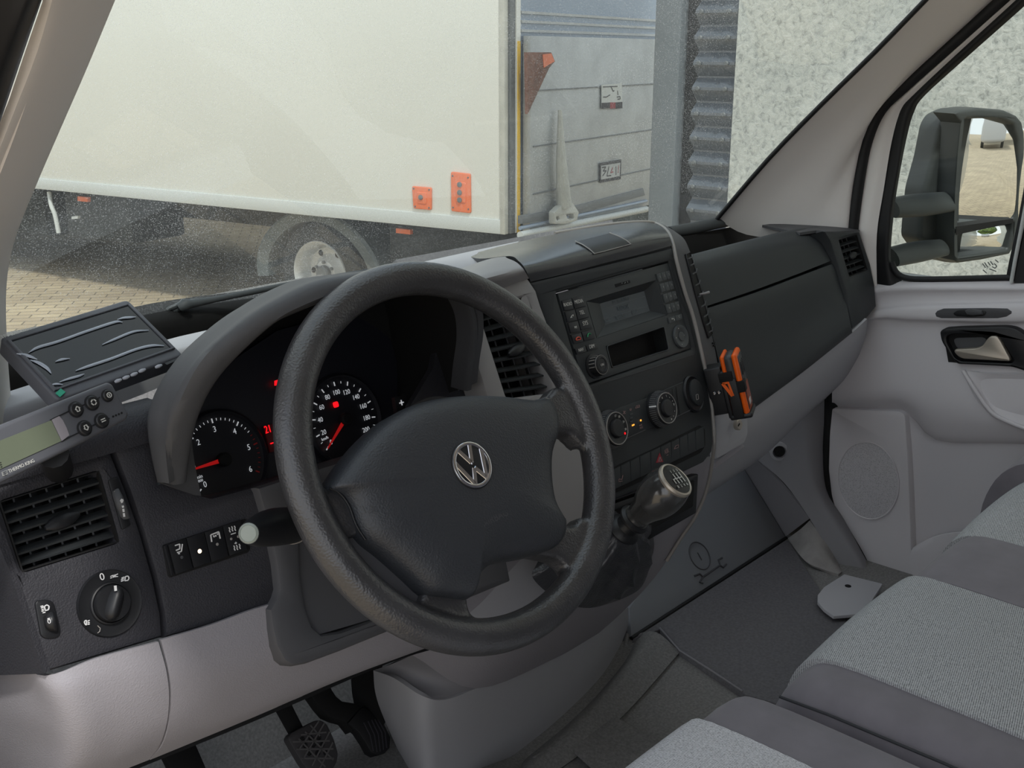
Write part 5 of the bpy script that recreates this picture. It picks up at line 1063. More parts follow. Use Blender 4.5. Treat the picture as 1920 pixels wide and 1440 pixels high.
dsp = plate('display', rq((572, 600), (1160, 440), (1232, 712), (642, 895)), off(RP, -.012), .002, M['lcd'], radio)
DPL = off(RP, -.012)
strokes('divider', [rq((600, 688), (1160, 518)), rq((630, 815), (1195, 640))], .0006, DPL, .0006, M['lcdt'], dsp)
text('display_text', 'FM 101.6 MHz', DPL, r_(760, 612), r_(970, 555), M['lcdt'], dsp); text('display_text', 'RADIO4', DPL, r_(822, 706), r_(962, 668), M['lcdt'], dsp, hfac=1.25)
text('display_text', 'Speicher', DPL, r_(795, 812), r_(928, 775), M['lcdt'], dsp); text('display_text', 'Info', DPL, r_(1003, 745), r_(1062, 728), M['lcdt'], dsp); text('display_text', 'Radio', DPL, r_(655, 858), r_(715, 840), M['lcdt'], dsp)
plate('slot', CDH, off(RP, -.022), .004, M['deep'], radio); 
H = [U(x, y, RP) for x, y in CDH]; H2 = [p-RP[1]*.022 for p in H]; mk('slot_walls', H+H2, [(i, (i+1) % 4, 4+(i+1) % 4, 4+i) for i in range(4)], M['deep'], radio, smooth=False)
tube('slot_rim', [p+RP[1]*.0005 for p in rnd(H, .004)], .0008, M['rkey'], radio, 6, closed=True)
cs_ = plate('card_slot', rq((775, 362), (965, 310), (975, 345), (788, 402)), RP, .003, M['deep'], radio, front=.0006); strokes('mark', [rq((860, 350), (872, 346)), rq((900, 352), (912, 335)), rq((935, 325), (940, 342))], .0006, RP, .0012, M['keyt'], cs_)
keys = [((95, 575), (215, 545), (250, 680), (130, 705), 'RADIO'), ((225, 542), (365, 508), (400, 640), (262, 675), 'MEDIA'), ((135, 718), (260, 688), (295, 825), (170, 850), ''), ((270, 683), (405, 650), (440, 785), (305, 820), 'TEL'),
        ((175, 862), (300, 835), (335, 965), (212, 992), ''), ((310, 828), (450, 795), (485, 920), (345, 955), 'SYS'), ((215, 1015), (340, 985), (375, 1100), (255, 1130), ''), ((350, 975), (490, 940), (520, 1060), (385, 1095), ''), ((262, 1190), (395, 1155), (418, 1228), (290, 1265), 'NAV'), ((405, 1150), (535, 1115), (556, 1190), (428, 1225), 'DIM')]
for i, k in enumerate(keys):
    o_ = plate('radio_key', rq(*k[:4]), RP, .004, M['rkeyd'], radio, front=.0022, bevel=.0007)
    cx_ = sum(a[0] for a in k[:4])/4; cy_ = sum(a[1] for a in k[:4])/4
    if k[4]: w_ = 11*len(k[4]); text('legend', k[4], RP, r_(cx_-w_+4, cy_+18+w_*.12), r_(cx_+w_, cy_+10-w_*.14), M['wht'], o_, front=.003, hfac=1.15)
    elif i == 2: strokes('legend', [rq((205, 795), (215, 780), (222, 765)), rq((225, 760), (240, 755), (238, 775)), rq((218, 790), (225, 785))], .0009, RP, .003, M['wht'], o_)
    elif i == 4: strokes('legend', [rq((252, 905), (262, 925), (278, 900), (282, 930)), rq((258, 902), (264, 932))], .0007, RP, .003, M['wht'], o_)
    elif i == 6:
        m_ = mat('red phone mark', (215, 90, 70), .5); tube('legend', [U(*r_(*a), off(RP, .0032)) for a in [(278, 1082), (280, 1058), (305, 1042), (330, 1052), (332, 1074)]], .0009, m_, o_, 6, n=2); strokes('legend', [rq((280, 1083), (332, 1072))], .0012, RP, .003, m_, o_)
    elif i == 7: tube('legend', [U(*r_(*a), off(RP, .0032)) for a in [(424, 1042), (428, 1010), (446, 994), (464, 1004)]], .0009, mat('green phone mark', (60, 150, 105), .5), o_, 6, n=2)
rows_ = [((1310, 232), (1480, 185), (1508, 288), (1343, 335), '123'), ((1352, 358), (1520, 315), (1545, 420), (1383, 468), '456'), ((1392, 492), (1560, 445), (1585, 548), (1425, 605), '789'), ((1428, 625), (1598, 578), (1625, 685), (1462, 742), '*0#'), ((1460, 795), (1635, 740), (1648, 805), (1480, 868), ' C')]
def lerp(a, b, t): return (a[0]*(1-t)+b[0]*t, a[1]*(1-t)+b[1]*t)
for a, b_, c, d, ch in rows_:
    n = len(ch)
    for k in range(n):
        t0_, t1_ = (k+.03)/n, (k+.97)/n
        q_ = [lerp(a, b_, t0_), lerp(a, b_, t1_), lerp(d, c, t1_), lerp(d, c, t0_)]
        o_ = plate('keypad_key', rq(*q_), RP, .004, M['rkey'], radio, front=.002, bevel=.0006); cc_ = (sum(p[0] for p in q_)/4, sum(p[1] for p in q_)/4-8)
        if ch[k] != ' ': texth('legend', ch[k], RP, U(*r_(*cc_), off(RP, .002)), .0032, M['keyt'], o_, front=.0004)
        else: strokes('legend', [rq((1505, 808), (1525, 802), (1540, 815), (1538, 828)), rq((1512, 800), (1505, 808), (1514, 816))], .0006, RP, .0026, M['wht'], o_)
pc = U(*r_(1612, 1036), RP); pr = (U(*r_(1585, 885), RP)-U(*r_(1640, 1188), RP)).length/2
pad = lathe('direction_pad', pc, RP[1], [(pr, 0), (pr, .002), (pr*.95, .0035), (pr*.42, .0025), (pr*.40, .0022), (pr*.38, .0035), (0, .004)], M['rkey'], radio, 40)
for p_ in ((1592, 932), (1665, 1018), (1640, 1136), (1565, 1052)): lathe('arrow', U(*r_(*p_), off(RP, .0033)), RP[1], [(.0011, 0), (0, .0008)], M['wht'], pad, 3)
kc = U(1113, 687, RP); vk = lathe('volume_knob', kc, RP[1], [(.0165, 0), (.0165, .002), (.0135, .0035), (.0132, .013), (.0122, .015), (.0095, .0155), (.0090, .0145), (0, .0145)], M['black'], radio, 36)
vs, fs = sweep([kc+RP[1]*.0143+fu*cos(2*pi*i/36)*.0128+fv*sin(2*pi*i/36)*.0128 for i in range(36)], .0004, 6, True); mk('bright_ring', vs, fs, M['rimline'], vk)
texth('legend', 'ON', RP, kc+RP[1]*.0148, .0032, M['wht'], vk, front=.0003)
for k in range(18):
    a = 2*pi*k/18; vs, fs = boxg(kc+RP[1]*.008+fu*cos(a)*.0134+fv*sin(a)*.0134, fu*cos(a)+fv*sin(a), fv*cos(a)-fu*sin(a), RP[1], .0004, .0006, .005); mk('knurl', vs, fs, M['rimline'] if 4 < k < 10 else M['black'], vk, smooth=False)
strokes('panel_seam', [[(1100, 727), (1187, 701), (1302, 664)]], .0008, STK, .0004, M['shroud'], dash)
# ================================================================ CLIMATE CONTROL
def c_(x, y): return (1140+.125*x, 700+.125*y)
clim = thing('climate_control_panel', U(1220, 770, STK), 'heater and air conditioning panel with two knurled knobs below the radio', 'climate control')
plate('panel', [(1112, 790), (1156, 766), (1207, 748), (1242, 734), (1281, 717), (1292, 738), (1296, 768), (1255, 789), (1210, 807), (1165, 826), (1120, 845)], STK, .004, M['padf'], clim, front=.0016, bevel=.001)
strokes('lower_edge', [[(1168, 825), (1210, 806)], [(1255, 788), (1296, 768)]], .0012, STK, .0022, M['shroud'], clim)
strokes('upper_edge', [[(1242, 733), (1281, 716)]], .0010, STK, .0022, M['rkey'], clim)
def knob(px, py, lab):
    c0_ = U(px, py, STK); R1, R2 = .0262, .0215
    k = lathe('rotary_knob', c0_, STK[1], [(R1, 0), (R1, .003), (R1*.97, .006), (R2*1.06, .0155), (R2, .0175), (R2*.97, .0180), (R2*.60, .0165), (R2*.56, .0195), (R2*.5, .0205), (0, .021)], M['black'], clim, 48)
    vs, fs = sweep([c0_+STK[1]*.0178+fu*cos(2*pi*i/48)*R2*.985+fv*sin(2*pi*i/48)*R2*.985 for i in range(48)], .0007, 8, True); mk('chrome_ring', vs, fs, M['rimline'], k)
    pt_ = []
    for i in range(52):
        a = 2*pi*i/52; rr = (R1*.97+R2*1.06)/2+.0004; dr = fu*cos(a)+fv*sin(a); pt_.append(boxg(c0_+STK[1]*.0105+dr*rr, (dr+STK[1]*.25).normalized(), fv*cos(a)-fu*sin(a), (STK[1]-dr*.25).normalized(), .0006, .0006, .0045))
    vs, fs = join(*pt_); mk('knurling', vs, fs, mat('knurl grey', (95, 96, 98), .5), k, smooth=False)
    return c0_, k
kc1, k1 = knob(1232, 768, 1); kc2, k2 = knob(1138, 806, 2)
dr = fu*cos(radians(160))+fv*sin(radians(160)); vs, fs = boxg(kc1+STK[1]*.0115+dr*.0245, (dr+STK[1]*.25).normalized(), STK[1].cross(dr), (STK[1]-dr*.25).normalized(), .0008, .0011, .005); mk('pointer', vs, fs, M['white'], k1, smooth=False)
for a, s_ in ((75, '1'), (48, '·'), (22, '·'), (0, '·'), (-28, '·'), (-55, '·'), (110, '0'), (140, '·')):
    a = radians(a); p = kc1+(fu*cos(a)+fv*sin(a))*.0170+STK[1]*.0176
    if s_ == '·': lathe('dot', p, STK[1], [(.0007, 0), (0, .0003)], M['wht'], k1, 8)
    else: texth('legend', s_, STK, p, .003, M['wht'], k1, front=.0003)
for a in (5, -78): 
    a = radians(a); lathe('arrow_mark', kc1+(fu*cos(a)+fv*sin(a))*.0172+STK[1]*.0176, STK[1], [(.0018, 0), (0, .0005)], M['wht'], k1, 3)
for a, s_ in ((80, '17'), (55, '20'), (18, '24'), (-18, '28')):
    a = radians(a); texth('legend', s_, STK, kc2+(fu*cos(a)+fv*sin(a))*.0165+STK[1]*.0176, .003, M['wht'], k2, front=.0003)
lathe('red_mark', kc2+(fu*cos(radians(-38))+fv*sin(radians(-38)))*.0165+STK[1]*.0176, STK[1], [(.0016, 0), (0, .0004)], M['redlamp'], k2, 10)
lg = mat('dim legend', (150, 120, 118), .5); amb = mat('amber lamp', (255, 170, 60), .4, emis=1.2)
def cst(nm, L, wd=.0006, m_=lg, par=clim): strokes(nm, [[c_(*p) for p in l] for l in L], wd, STK, .0028, m_, par)
cst('fan_mark', [[(225, 570), (262, 605)], [(262, 565), (222, 612)], [(240, 560), (248, 615)]]); cst('defrost_mark', [[(325, 535), (350, 530), (345, 555), (330, 558), (325, 535)]])
cst('air_recirculation_mark', [[(412, 525), (425, 490), (470, 475), (478, 505), (412, 525)], [(435, 512), (448, 498), (462, 508)]]); cst('air_conditioning_mark', [[(472, 790), (480, 770), (488, 788)], [(495, 765), (490, 785)], [(508, 760), (500, 765), (504, 782), (512, 778)], [(475, 812), (520, 800)], [(475, 828), (522, 815)]])
cst('off_mark', [[(282, 865), (308, 890)], [(308, 862), (282, 895)]])
for y in (612, 668, 722): cst('led_bar', [[(328, y+6), (372, y-8)]], .0012, M['rkey'])
plate('amber_lamp', [c_(362, 772), c_(395, 758), c_(400, 778), c_(366, 794)], STK, .0006, amb, clim, front=.0028); plate('amber_lamp', [c_(484, 695), c_(502, 690), c_(505, 716), c_(486, 720)], STK, .0006, amb, clim, front=.0028)
for x0, y0, x1, y1 in ((960, 230, 1015, 650), (1020, 205, 1075, 625)): cst('joint', [[(x0, y0), (x1, y1)]], .0006, M['deep'])
cst('screen_heat_mark', [[(885, 300), (890, 325), (915, 318), (912, 290), (885, 300)], [(900, 298), (902, 320)]], .0006)
# round socket cover
sock = thing('socket_cover', U(1298, 738, STK), 'round black socket flap right of the heater knobs', 'socket')
sc_ = U(1297, 739, STK); lathe('ring', sc_, STK[1], [(.0275, -.002), (.0275, .003), (.0255, .0055), (.0235, .003), (.0225, .0025), (0, .0025)], M['black'], sock, 44, sx=.82)
lathe('flap', U(1302, 736, STK), STK[1], [(.0200, .002), (.0195, .005), (.0150, .0068), (0, .0078)], M['padf'], sock, 40, sx=.8)
tube('flap_mark', rnd([U(x, y, off(STK, .0078)) for x, y in ((1305, 740), (1309, 739), (1310, 748), (1306, 750))], .001), .0004, M['rimline'], sock, 6, closed=True)
# switch bar
sb_ = thing('switch_bar', U(1240, 860, STK), 'black bar of rocker switches with red hazard triangle behind the gear knob', 'switch bar')
plate('recess', [(1104, 900), (1150, 876), (1228, 840), (1312, 797), (1322, 804), (1323, 836), (1314, 849), (1250, 881), (1160, 922), (1108, 942)], STK, .003, M['deep'], sb_, front=.0008, bevel=.0006, r=.004)
xs_ = [1110, 1128, 1146, 1164, 1182, 1200, 1220, 1239, 1259, 1274.5, 1289.5, 1304, 1320]
def topy(x): return 898-(x-1110)*.4735
def boty(x): return 937-(x-1110)*.472
for a, b_ in zip(xs_[:-1], xs_[1:]):
    o_ = plate('rocker_switch', [(a+.6, topy(a)+1), (b_-.6, topy(b_)+1), (b_+1.4, boty(b_)), (a+1.4, boty(a))], STK, .004, M['padf'], sb_, front=.003, bevel=.0008)
    if a == 1220: 
        rt = plate('hazard_triangle', [(1237, 849), (1230, 868), (1244, 866)], STK, .0006, mat('hazard red', (150, 30, 45), .4), o_, front=.0036); strokes('inner_triangle', [[(1237.5, 857), (1235, 865), (1240.5, 864), (1237.5, 857)]], .0005, STK, .0042, M['keyt'], rt)
    if a == 1239: text('legend', 'ASR', STK, (1247, 852), (1254.5, 847.5), lg, o_, front=.0036, hfac=1.5); strokes('legend', [[(1250, 854), (1253, 852.5)]], .0006, STK, .0036, lg, o_)
    if a == 1259: strokes('van_mark', [[(1264, 842), (1267, 836), (1272, 834), (1272, 839), (1264, 842)]], .0006, STK, .0036, lg, o_)
    if a == 1164: strokes('seat_mark', [[(1160, 901), (1161, 898), (1166, 899), (1168, 891)], [(1160, 903), (1167, 902)]], .0008, STK, .0036, lg, o_)
# cubby
CB = tilt((.1, .088, 1.24), 12)
cb = plate('storage_cubby', [(1128, 960), (1152, 944), (1310, 888), (1306, 962), (1222, 1010), (1165, 1040), (1140, 1030)], CB, .012, M['black'], dash, front=.004, bevel=.002, r=.003)
plate('cubby_opening', [(1150, 958), (1302, 900), (1299, 950), (1215, 996), (1160, 1020)], CB, .002, M['deep'], cb, front=.0055, r=.003)
# ================================================================ GEAR LEVER
GA = Vector((.10, -.58, .72)).normalized(); GC = U(1268, 899, PY(-.045))
gear = thing('gear_lever', U(1120, 1120, PY(.10)), 'gear lever with glossy ball knob, shift pattern cap and leather boot', 'gear lever')
M['knobl'] = mat('polished dark leather', (62, 62, 62), .16, .08, 700, spec=.8, coat=.6)
gu, gv, gn = basis(GA)
KP = [GC-GA*.002, GC-GA*.012, GC-GA*.026-gu*.001, GC-GA*.042-gu*.0015, GC-GA*.058-gu*.001, GC-GA*.072, GC-GA*.080]
kb_ = tube('knob', KP, [(.0225, .0225), (.0264, .0264), (.0283, .0278), (.0262, .0257), (.0202, .0196), (.0160, .0158), (.0155, .0155)], M['knobl'], gear, 40, n=5, up=None)
lathe('cap_ring', GC-GA*.003, GA, [(.0235, -.002), (.0240, .001), (.0228, .0035), (.0208, .0042), (.0200, .003), (0, .003)], M['satin'], kb_, 48)
cp_ = lathe('pattern_cap', GC-GA*.001, GA, [(.0202, .0), (.0200, .0016), (.012, .0026), (0, .003)], mat('gloss black cap', (16, 16, 18), .2, spec=.25), kb_, 40)
GP = (GC+GA*.0025, GA)
# shift pattern drawn in the cap's own axes
gx = (U(1292, 897, GP)-U(1268, 905, GP)).normalized(); gy = GA.cross(gx)
def gb2(L, wd=.0009):
    pr_ = []
    for l in L:
        for (a, b_) in zip(l[:-1], l[1:]): pr_.append(bar3(GC+GA*.0028+gx*a[0]+gy*a[1], GC+GA*.0028+gx*b_[0]+gy*b_[1], wd, GA))
    return join(*pr_)
vs, fs = gb2([[(-.0095, -.006), (-.0095, 0), (.0095, 0)], [(-.0035, .007), (-.0035, -.007)], [(.003, .007), (.003, -.007)], [(.0095, .007), (.0095, -.007)]]); mk('shift_pattern', vs, fs, M['wht'], cp_, smooth=False)
for s_, x, y in (('1', -.0035, .0105), ('3', .003, .0105), ('5', .0095, .0105), ('R', -.0098, -.0105), ('2', -.0035, -.0105), ('4', .003, -.0105), ('6', .0095, -.0105)): texth('gear_number', s_, GP, GC+GA*.002+gx*x+gy*y, .0036, M['wht'], cp_, front=.0006, along=gx)
lathe('collar', GC-GA*.084, GA, [(.017, -.004), (.0205, -.001), (.0205, .002), (.017, .005)], M['black'], gear, 36)
lathe('sleeve', GC-GA*.098, GA, [(.013, .012), (.0155, .0), (.021, -.004), (.0225, -.008), (.020, -.012)], M['black'], gear, 36)
BT = GC-GA*.108; base = [(1005, 1060), (1000, 1085), (1040, 1120), (1095, 1140), (1150, 1129), (1200, 1104), (1212, 1070), (1226, 1030), (1220, 1000), (1180, 985), (1110, 985), (1040, 1010)]
yb = [.07, .065, .062, .06, .066, .085, .095, .10, .105, .11, .11, .09]
B0 = cr1([U(x, y, PY(z)) for (x, y), z in zip(base, yb)], 6, True); NB = len(B0); vs = []; fs = []
bc = sum(B0, Vector())/NB; A_off = None
import cmath
for r in range(13):
    f_ = r/12; g = f_**1.15
    for k in range(NB):
        d = (B0[k]-bc); dd = d-GA*d.dot(GA); tp_v = BT+dd.normalized()*.0205-GA*.0
        p = tp_v.lerp(B0[k], g); bul = math.sin(pi*f_)*(.008+.0085*math.sin(k*2*pi/NB*9+f_*3)+.0045*math.sin(k*2*pi/NB*17+f_*7)+.003*math.sin(f_*26+k*.3)); p = p+dd.normalized()*bul+GA*math.sin(pi*f_)*.006*math.sin(k*2*pi/NB*5)
        vs.append(p)
for r in range(12):
    for k in range(NB): fs.append((r*NB+k, r*NB+(k+1) % NB, (r+1)*NB+(k+1) % NB, (r+1)*NB+k))
fs.append(tuple(range(NB)))
mk('leather_boot', vs, fs, mat('soft black leather', (52, 53, 57), .36, .35, 420, spec=.8), gear, 70)
# ================================================================ HAND-HELD UNIT IN HOLDER
hh = thing('handheld_unit', U(1372, 780, PY(.09)), 'orange and black hand-held device with keys, standing in the holder right of the centre stack', 'handheld device')
hn = Vector((.40, -.9, .28)).normalized(); hw = Vector((.90, .43, 0)).normalized(); hw = (hw-hn*hw.dot(hn)).normalized(); hup = hw.cross(hn)
if hup.z < 0: hup = -hup
HC = U(1379, 716, PY(.072))
M['orangep'] = mat('bright orange plastic', (250, 104, 20), .38); M['devk'] = mat('dark device plastic', (58, 60, 62), .45)
def rbox(nm, c, hx, hy, hz, bev, m_, par, seg=3): return box(nm, c, (hx, hy, hz), m_, par, u=hw, v=hup, w=hn, bevel=bev, seg=seg)
rbox('body', HC, .0215, .0455, .0085, .0075, M['devk'], hh, 4)
rbox('front_shell', HC+hn*.0095, .0235, .0470, .0042, .004, M['orangep'], hh)
rbox('back_shell', HC-hn*.0085+hup*.002, .0225, .0450, .0030, .003, M['orangep'], hh)
rbox('front_face', HC+hn*.0125, .0175, .0415, .0022, .002, M['devk'], hh)
for i in range(3): rbox('key', HC+hn*.0150+hup*(.022-i*.0)+hw*(-.010+i*.010), .003, .010, .0012, .001, M['black'], hh)
rbox('label_panel', HC+hn*.0150-hup*.020, .0150, .018, .0006, .0004, mat('red brown label', (150, 72, 48), .4), hh); rbox('label_print', HC+hn*.0157-hup*.030-hw*.004, .008, .004, .0003, .0002, M['wht'], hh)
hd = thing('device_holder', U(1365, 775, PY(.10)), 'black plastic bracket with straps holding the orange hand-held device', 'holder')
rbox('mount_block', HC-hn*.027-hup*.006, .016, .036, .013, .002, M['black'], hd); rbox('cradle', HC-hn*.0135-hup*.012, .0235, .036, .0035, .002, M['black'], hd)
rbox('cradle_foot', HC-hup*.0475+hn*.001, .0245, .004, .0165, .003, M['black'], hd)
for sgn in (-1,): rbox('side_wall', HC-hup*.018+hw*sgn*.0245-hn*.002, .0018, .030, .0075, .0012, M['black'], hd)
rbox('top_clip', HC+hup*.016-hn*.008-hw*.024, .0025, .007, .010, .001, M['deep'], hd); rbox('strap', HC-hup*.002+hn*.008-hw*.0175, .0085, .0085, .0085, .001, M['deep'], hd)
vs, fs = join(bar3(HC-hw*.0262+hup*.008-hn*.014, HC-hw*.0262-hup*.013-hn*.004, .0045, -hw, .0008), bar3(HC-hw*.0262+hup*.008-hn*.014, HC-hw*.0262+hup*.008-hn*.006, .003, -hw, .0008), bar3(HC-hw*.0262+hup*.009-hn*.006, HC-hw*.0262-hup*.013-hn*.003, .003, -hw, .0008)); mk('release_lever', vs, fs, M['orangep'], hd, smooth=False)
for k in (0, 1): lathe('screw', HC-hw*.019-hup*.006-hn*(.030-k*.007), -hw, [(.0028, -.002), (.0028, .002), (.002, .0032), (0, .0034)], M['chrome'], hd, 14)
lk = lathe('glovebox_lock', U(1385, 796, PY(.088)), Vector((0, -.97, .2)), [(.0088, -.004), (.0088, .001), (.0075, .002), (0, .002)], M['satin'], None, 32); tag(lk, 'round metal key lock below the hand-held device', 'lock')
strokes('keyhole', [[(1384, 799), (1387, 794)]], .0022, (U(1385, 796, PY(.088)), Vector((0, -.97, .2)).normalized()), .0022, M['deep'], lk)
# ================================================================ REFRIGERATION CONTROLLER
TK = tilt((-.75, .10, 1.54), 22, 8)
tk = thing('refrigeration_controller', U(120, 850, TK), 'grey refrigeration control unit with lcd and five round buttons above the driver vent', 'controller')
M['tkg'] = mat('slate grey plastic', (86, 88, 94), .5)
plate('case', [(-62, 826), (30, 785), (204, 716), (212, 720), (243, 776), (239, 786), (140, 838), (-10, 912), (-62, 936)], TK, .026, M['tkg'], tk, bevel=.003, r=.004, seg=3)
plate('lcd_screen', [(-40, 842), (96, 788), (115, 827), (6, 877), (-40, 898)], TK, .001, mat('grey green lcd', (108, 116, 98), .35), tk, front=.0008)
plate('silver_strip', [(97, 787), (111, 780), (118, 788), (125, 802), (130, 816), (116, 827)], TK, .001, mat('strip grey', (138, 134, 140), .4), tk, front=.0009)
strokes('groove', [[(94, 788), (112, 779), (131, 770)], [(150, 762), (162, 757)], [(180, 750), (187, 745)], [(115, 828), (133, 818), (148, 811)], [(168, 801), (178, 796)], [(199, 789), (205, 784)]], .0009, TK, .0004, M['black'], tk)
for i, (x, y, rr) in enumerate(((142, 768, .0058), (172, 755.5, .0058), (201, 742, .0048), (158, 803, .0058), (190, 789, .0058))):
    c_b = U(x, y, off(TK, 0)); bb = lathe('button', c_b, TK[1], [(rr*1.12, -.001), (rr*1.12, .0006), (rr, .0008), (rr*.98, .0018), (rr*.8, .0026), (0, .0028)], M['black'], tk, 28)
    tu, tv, tn_ = basis(TK[1])
    A_ = U(0, 905, TK); tdx = (U(200, 812, TK)-A_).normalized(); tdy = tn_.cross(tdx); c3 = c_b+tn_*.0031
    def tkb(L, wd=.0007): 
        P_ = []
        for l in L:
            for (a, b_) in zip(l[:-1], l[1:]): P_.append(bar3(c3+tdx*a[0]+tdy*a[1], c3+tdx*b_[0]+tdy*b_[1], wd, tn_, .0002))
        vs, fs = join(*P_); mk('symbol', vs, fs, M['wht'], bb, smooth=False)
    h = .0022
    if i in (0, 3):
        s_ = 1 if i == 0 else -1; tkb([[(-h, 0), (0, s_*h), (h, 0), (h*.55, 0), (h*.55, -s_*h*.9), (-h*.55, -s_*h*.9), (-h*.55, 0), (-h, 0)]])
    elif i == 1: tkb([[(h*cos(a), h*sin(a)), (h*cos(a+.6), h*sin(a+.6)), (h*cos(a+1.2), h*sin(a+1.2))] for a in (0, pi/2, pi, 3*pi/2)], .0009)
    elif i == 2: tkb([[(h*.9*cos(2*pi*k/12), h*.9*sin(2*pi*k/12)) for k in range(13)], [(0, -.0010), (0, .0010)]])
    else: tkb([[(-.002, .0009), (.002, .0009)], [(-.002, -.0009), (.002, -.0009)]], .0008)
for k in range(4): lathe('sound_hole', U(212+k*5.3, 781-k*2.2, off(TK, .0)), TK[1], [(.0009, -.001), (.0009, .0004), (0, .0004)], M['deep'], tk, 8)
text('brand_lettering', 'THERMO KING', TK, (17, 887), (65, 866), M['wht'], tk, front=.0006, hfac=1.15); plate('brand_mark', [(3, 885), (13, 881), (15, 889), (5, 893)], TK, .0004, M['keyt'], tk, front=.0006)
strokes('brand_mark_lines', [[(5, 886), (12, 883)], [(6, 889), (13, 886)], [(8, 884), (10, 891)]], .0005, TK, .0008, M['tkg'], tk)
strokes('slot', [[(0, 868), (2, 867)], [(0, 872), (3, 871)], [(1, 876), (4, 875)]], .0006, TK, .0008, M['black'], tk)
tube('mount', [U(100, 850, off(TK, -.02)), U(110, 880, FAS)], .012, M['black'], tk, 12)
# ================================================================ MONITOR
def rot3(y, t, r):
    return Matrix.Rotation(y, 3, 'Z')@Matrix.Rotation(t, 3, 'X')@Matrix.Rotation(r, 3, 'Y')
MR = rot3(-.0248, -1.0212, -.1545); MCt = CAMP+(Vector((-.5296, .4815, 1.5021))-CAMP)*.82; mu_, mw_, mn_ = MR@EX, MR@EZ, MR@Vector((0, -1, 0)); MW, MH = .170*.82, .1122*.82
MON = (MCt, mn_)
mon = thing('reversing_monitor', MCt-EZ*.08, 'small flat colour monitor with wrinkled protective film lying tilted on the dashboard', 'monitor')
def mq(x0, x1, z0, z1): return [MCt+mu_*MW*a+mw_*MH*b_ for a, b_ in ((x0, z1), (x1, z1), (x1, z0), (x0, z0))]
slab('casing', rnd(mq(-.5, .5, -.5, .5), .006), mn_, .017, M['tkg'], mon, bevel=.0025, seg=3)
slab('back_shell', [p-mn_*.017 for p in rnd(mq(-.46, .46, -.42, .46), .006)], mn_, .006, M['hood'], mon, bevel=.001)
glossy = mat('glossy black screen', (30, 33, 36), .06); fr_ = slab('screen', [p+mn_*.0006 for p in mq(-.455, .455, -.36, .40)], mn_, .001, glossy, mon)
for nm, q_ in (('screen_frame', mq(-.47, .47, .40, .425)), ('screen_frame', mq(.455, .478, -.385, .425)), ('screen_frame', mq(-.478, -.455, -.385, .425)), ('screen_frame', mq(-.47, .47, -.385, -.36))): slab(nm, [p+mn_*.0022 for p in q_], mn_, .002, M['tkg'], mon, bevel=.0008)
# raised wrinkles of the protective film
film = mat('clear film wrinkle', (170, 178, 190), .15, spec=.9)
def wr(L, r0=.0016):
    P = [U(x, y, off(MON, .0016)) for x, y in L]; k = len(P)
    rr = [(.0004, .0003)]+[(r0, r0*.6)]*(k-2)+[(.0004, .0003)]
    tube('film_wrinkle', P, rr, film, fr_, 8, n=4, up=mn_)
wr([(54, 661), (72, 651), (110, 640), (160, 622), (215, 604), (230, 604)]); wr([(220, 599), (232, 596), (245, 595), (255, 594)], .0014); wr([(192, 646), (215, 636), (250, 622), (279, 619)], .0014)
wr([(142, 695), (165, 687), (210, 672), (255, 655), (285, 648), (308, 648)]); wr([(112, 716), (130, 710), (148, 705), (158, 701)], .0013); wr([(94, 722), (106, 720), (118, 721)], .0012); wr([(104, 678), (116, 674), (131, 672)], .0015); wr([(31, 663), (45, 665), (58, 669), (70, 674)], .0016); wr([(57, 675), (72, 680), (88, 690), (96, 700)], .0018)
plate('green_tab', [(104, 737), (114, 728), (123, 735), (113, 744)], MON, .0006, mat('green tab', (20, 160, 125), .5), fr_, front=.0022)
text('frame_lettering', 'TFT color monitor', MON, (4, 635), (71, 614), M['wht'], mon, front=.0028, hfac=1.2)
for i, (x, y) in enumerate(((221, 714), (236, 708), (251, 702), (266, 695), (297, 687))): 
    P = [U(x-6, y+2.5, off(MON, .001)), U(x, y, off(MON, .002)), U(x+6, y-2.5, off(MON, .001))]; tube('key', P, [(.0012, .0010), (.0022, .0014), (.0012, .0010)], M['satin'] if 0 else mat('silver key', (170, 172, 180), .35) if i == 0 else bpy.data.materials['silver key'], mon, 10, n=2, up=mn_)
plate('sensor_window', [(308, 681), (334, 670), (338, 673), (313, 684)], MON, .0006, M['black'], mon, front=.0012)
tube('foot', [MCt-mn_*.02, MCt-mn_*.045-EZ*.012, Vector((MCt.x, MCt.y, 1.470))], [(.012, .012), (.014, .014), (.022, .022)], M['black'], mon, 16)
# ================================================================ WIPER
WPo = (Vector((-.3, .545, 1.50)), WSN)
wp = thing('wiper', U(350, 572, WPo), 'black wiper arm and blade resting low on the outside of the windscreen', 'wiper')
M['wipe'] = mat('dusty wiper black', (62, 66, 68), .6)
tube('arm', [U(262, 612, WPo), U(292, 596, WPo), U(325, 580, WPo), U(350, 571, WPo), U(400, 562, WPo), U(470, 548, WPo), U(560, 530, WPo), U(690, 509, WPo)], [(.006, .004), (.007, .004), (.006, .004), (.007, .006), (.0045, .004), (.0042, .004), (.004, .004), (.004, .004)], M['wipe'], wp, 8, n=2)
tube('joint', [U(336, 577, off(WPo, .004)), U(346, 571, off(WPo, .004)), U(357, 569, off(WPo, .004))], [(.006, .005), (.009, .007), (.006, .005)], M['wipe'], wp, 8)
tube('blade', [U(255, 625, off(WPo, -.01)), U(300, 605, off(WPo, -.01)), U(400, 585, off(WPo, -.01)), U(500, 562, off(WPo, -.01)), U(600, 540, off(WPo, -.01))], .005, M['wipe'], wp, 8)
tube('lever_rod', [U(286, 604, WPo), U(300, 592, WPo), U(318, 578, WPo), U(332, 573, WPo)], .003, M['wipe'], wp, 6)
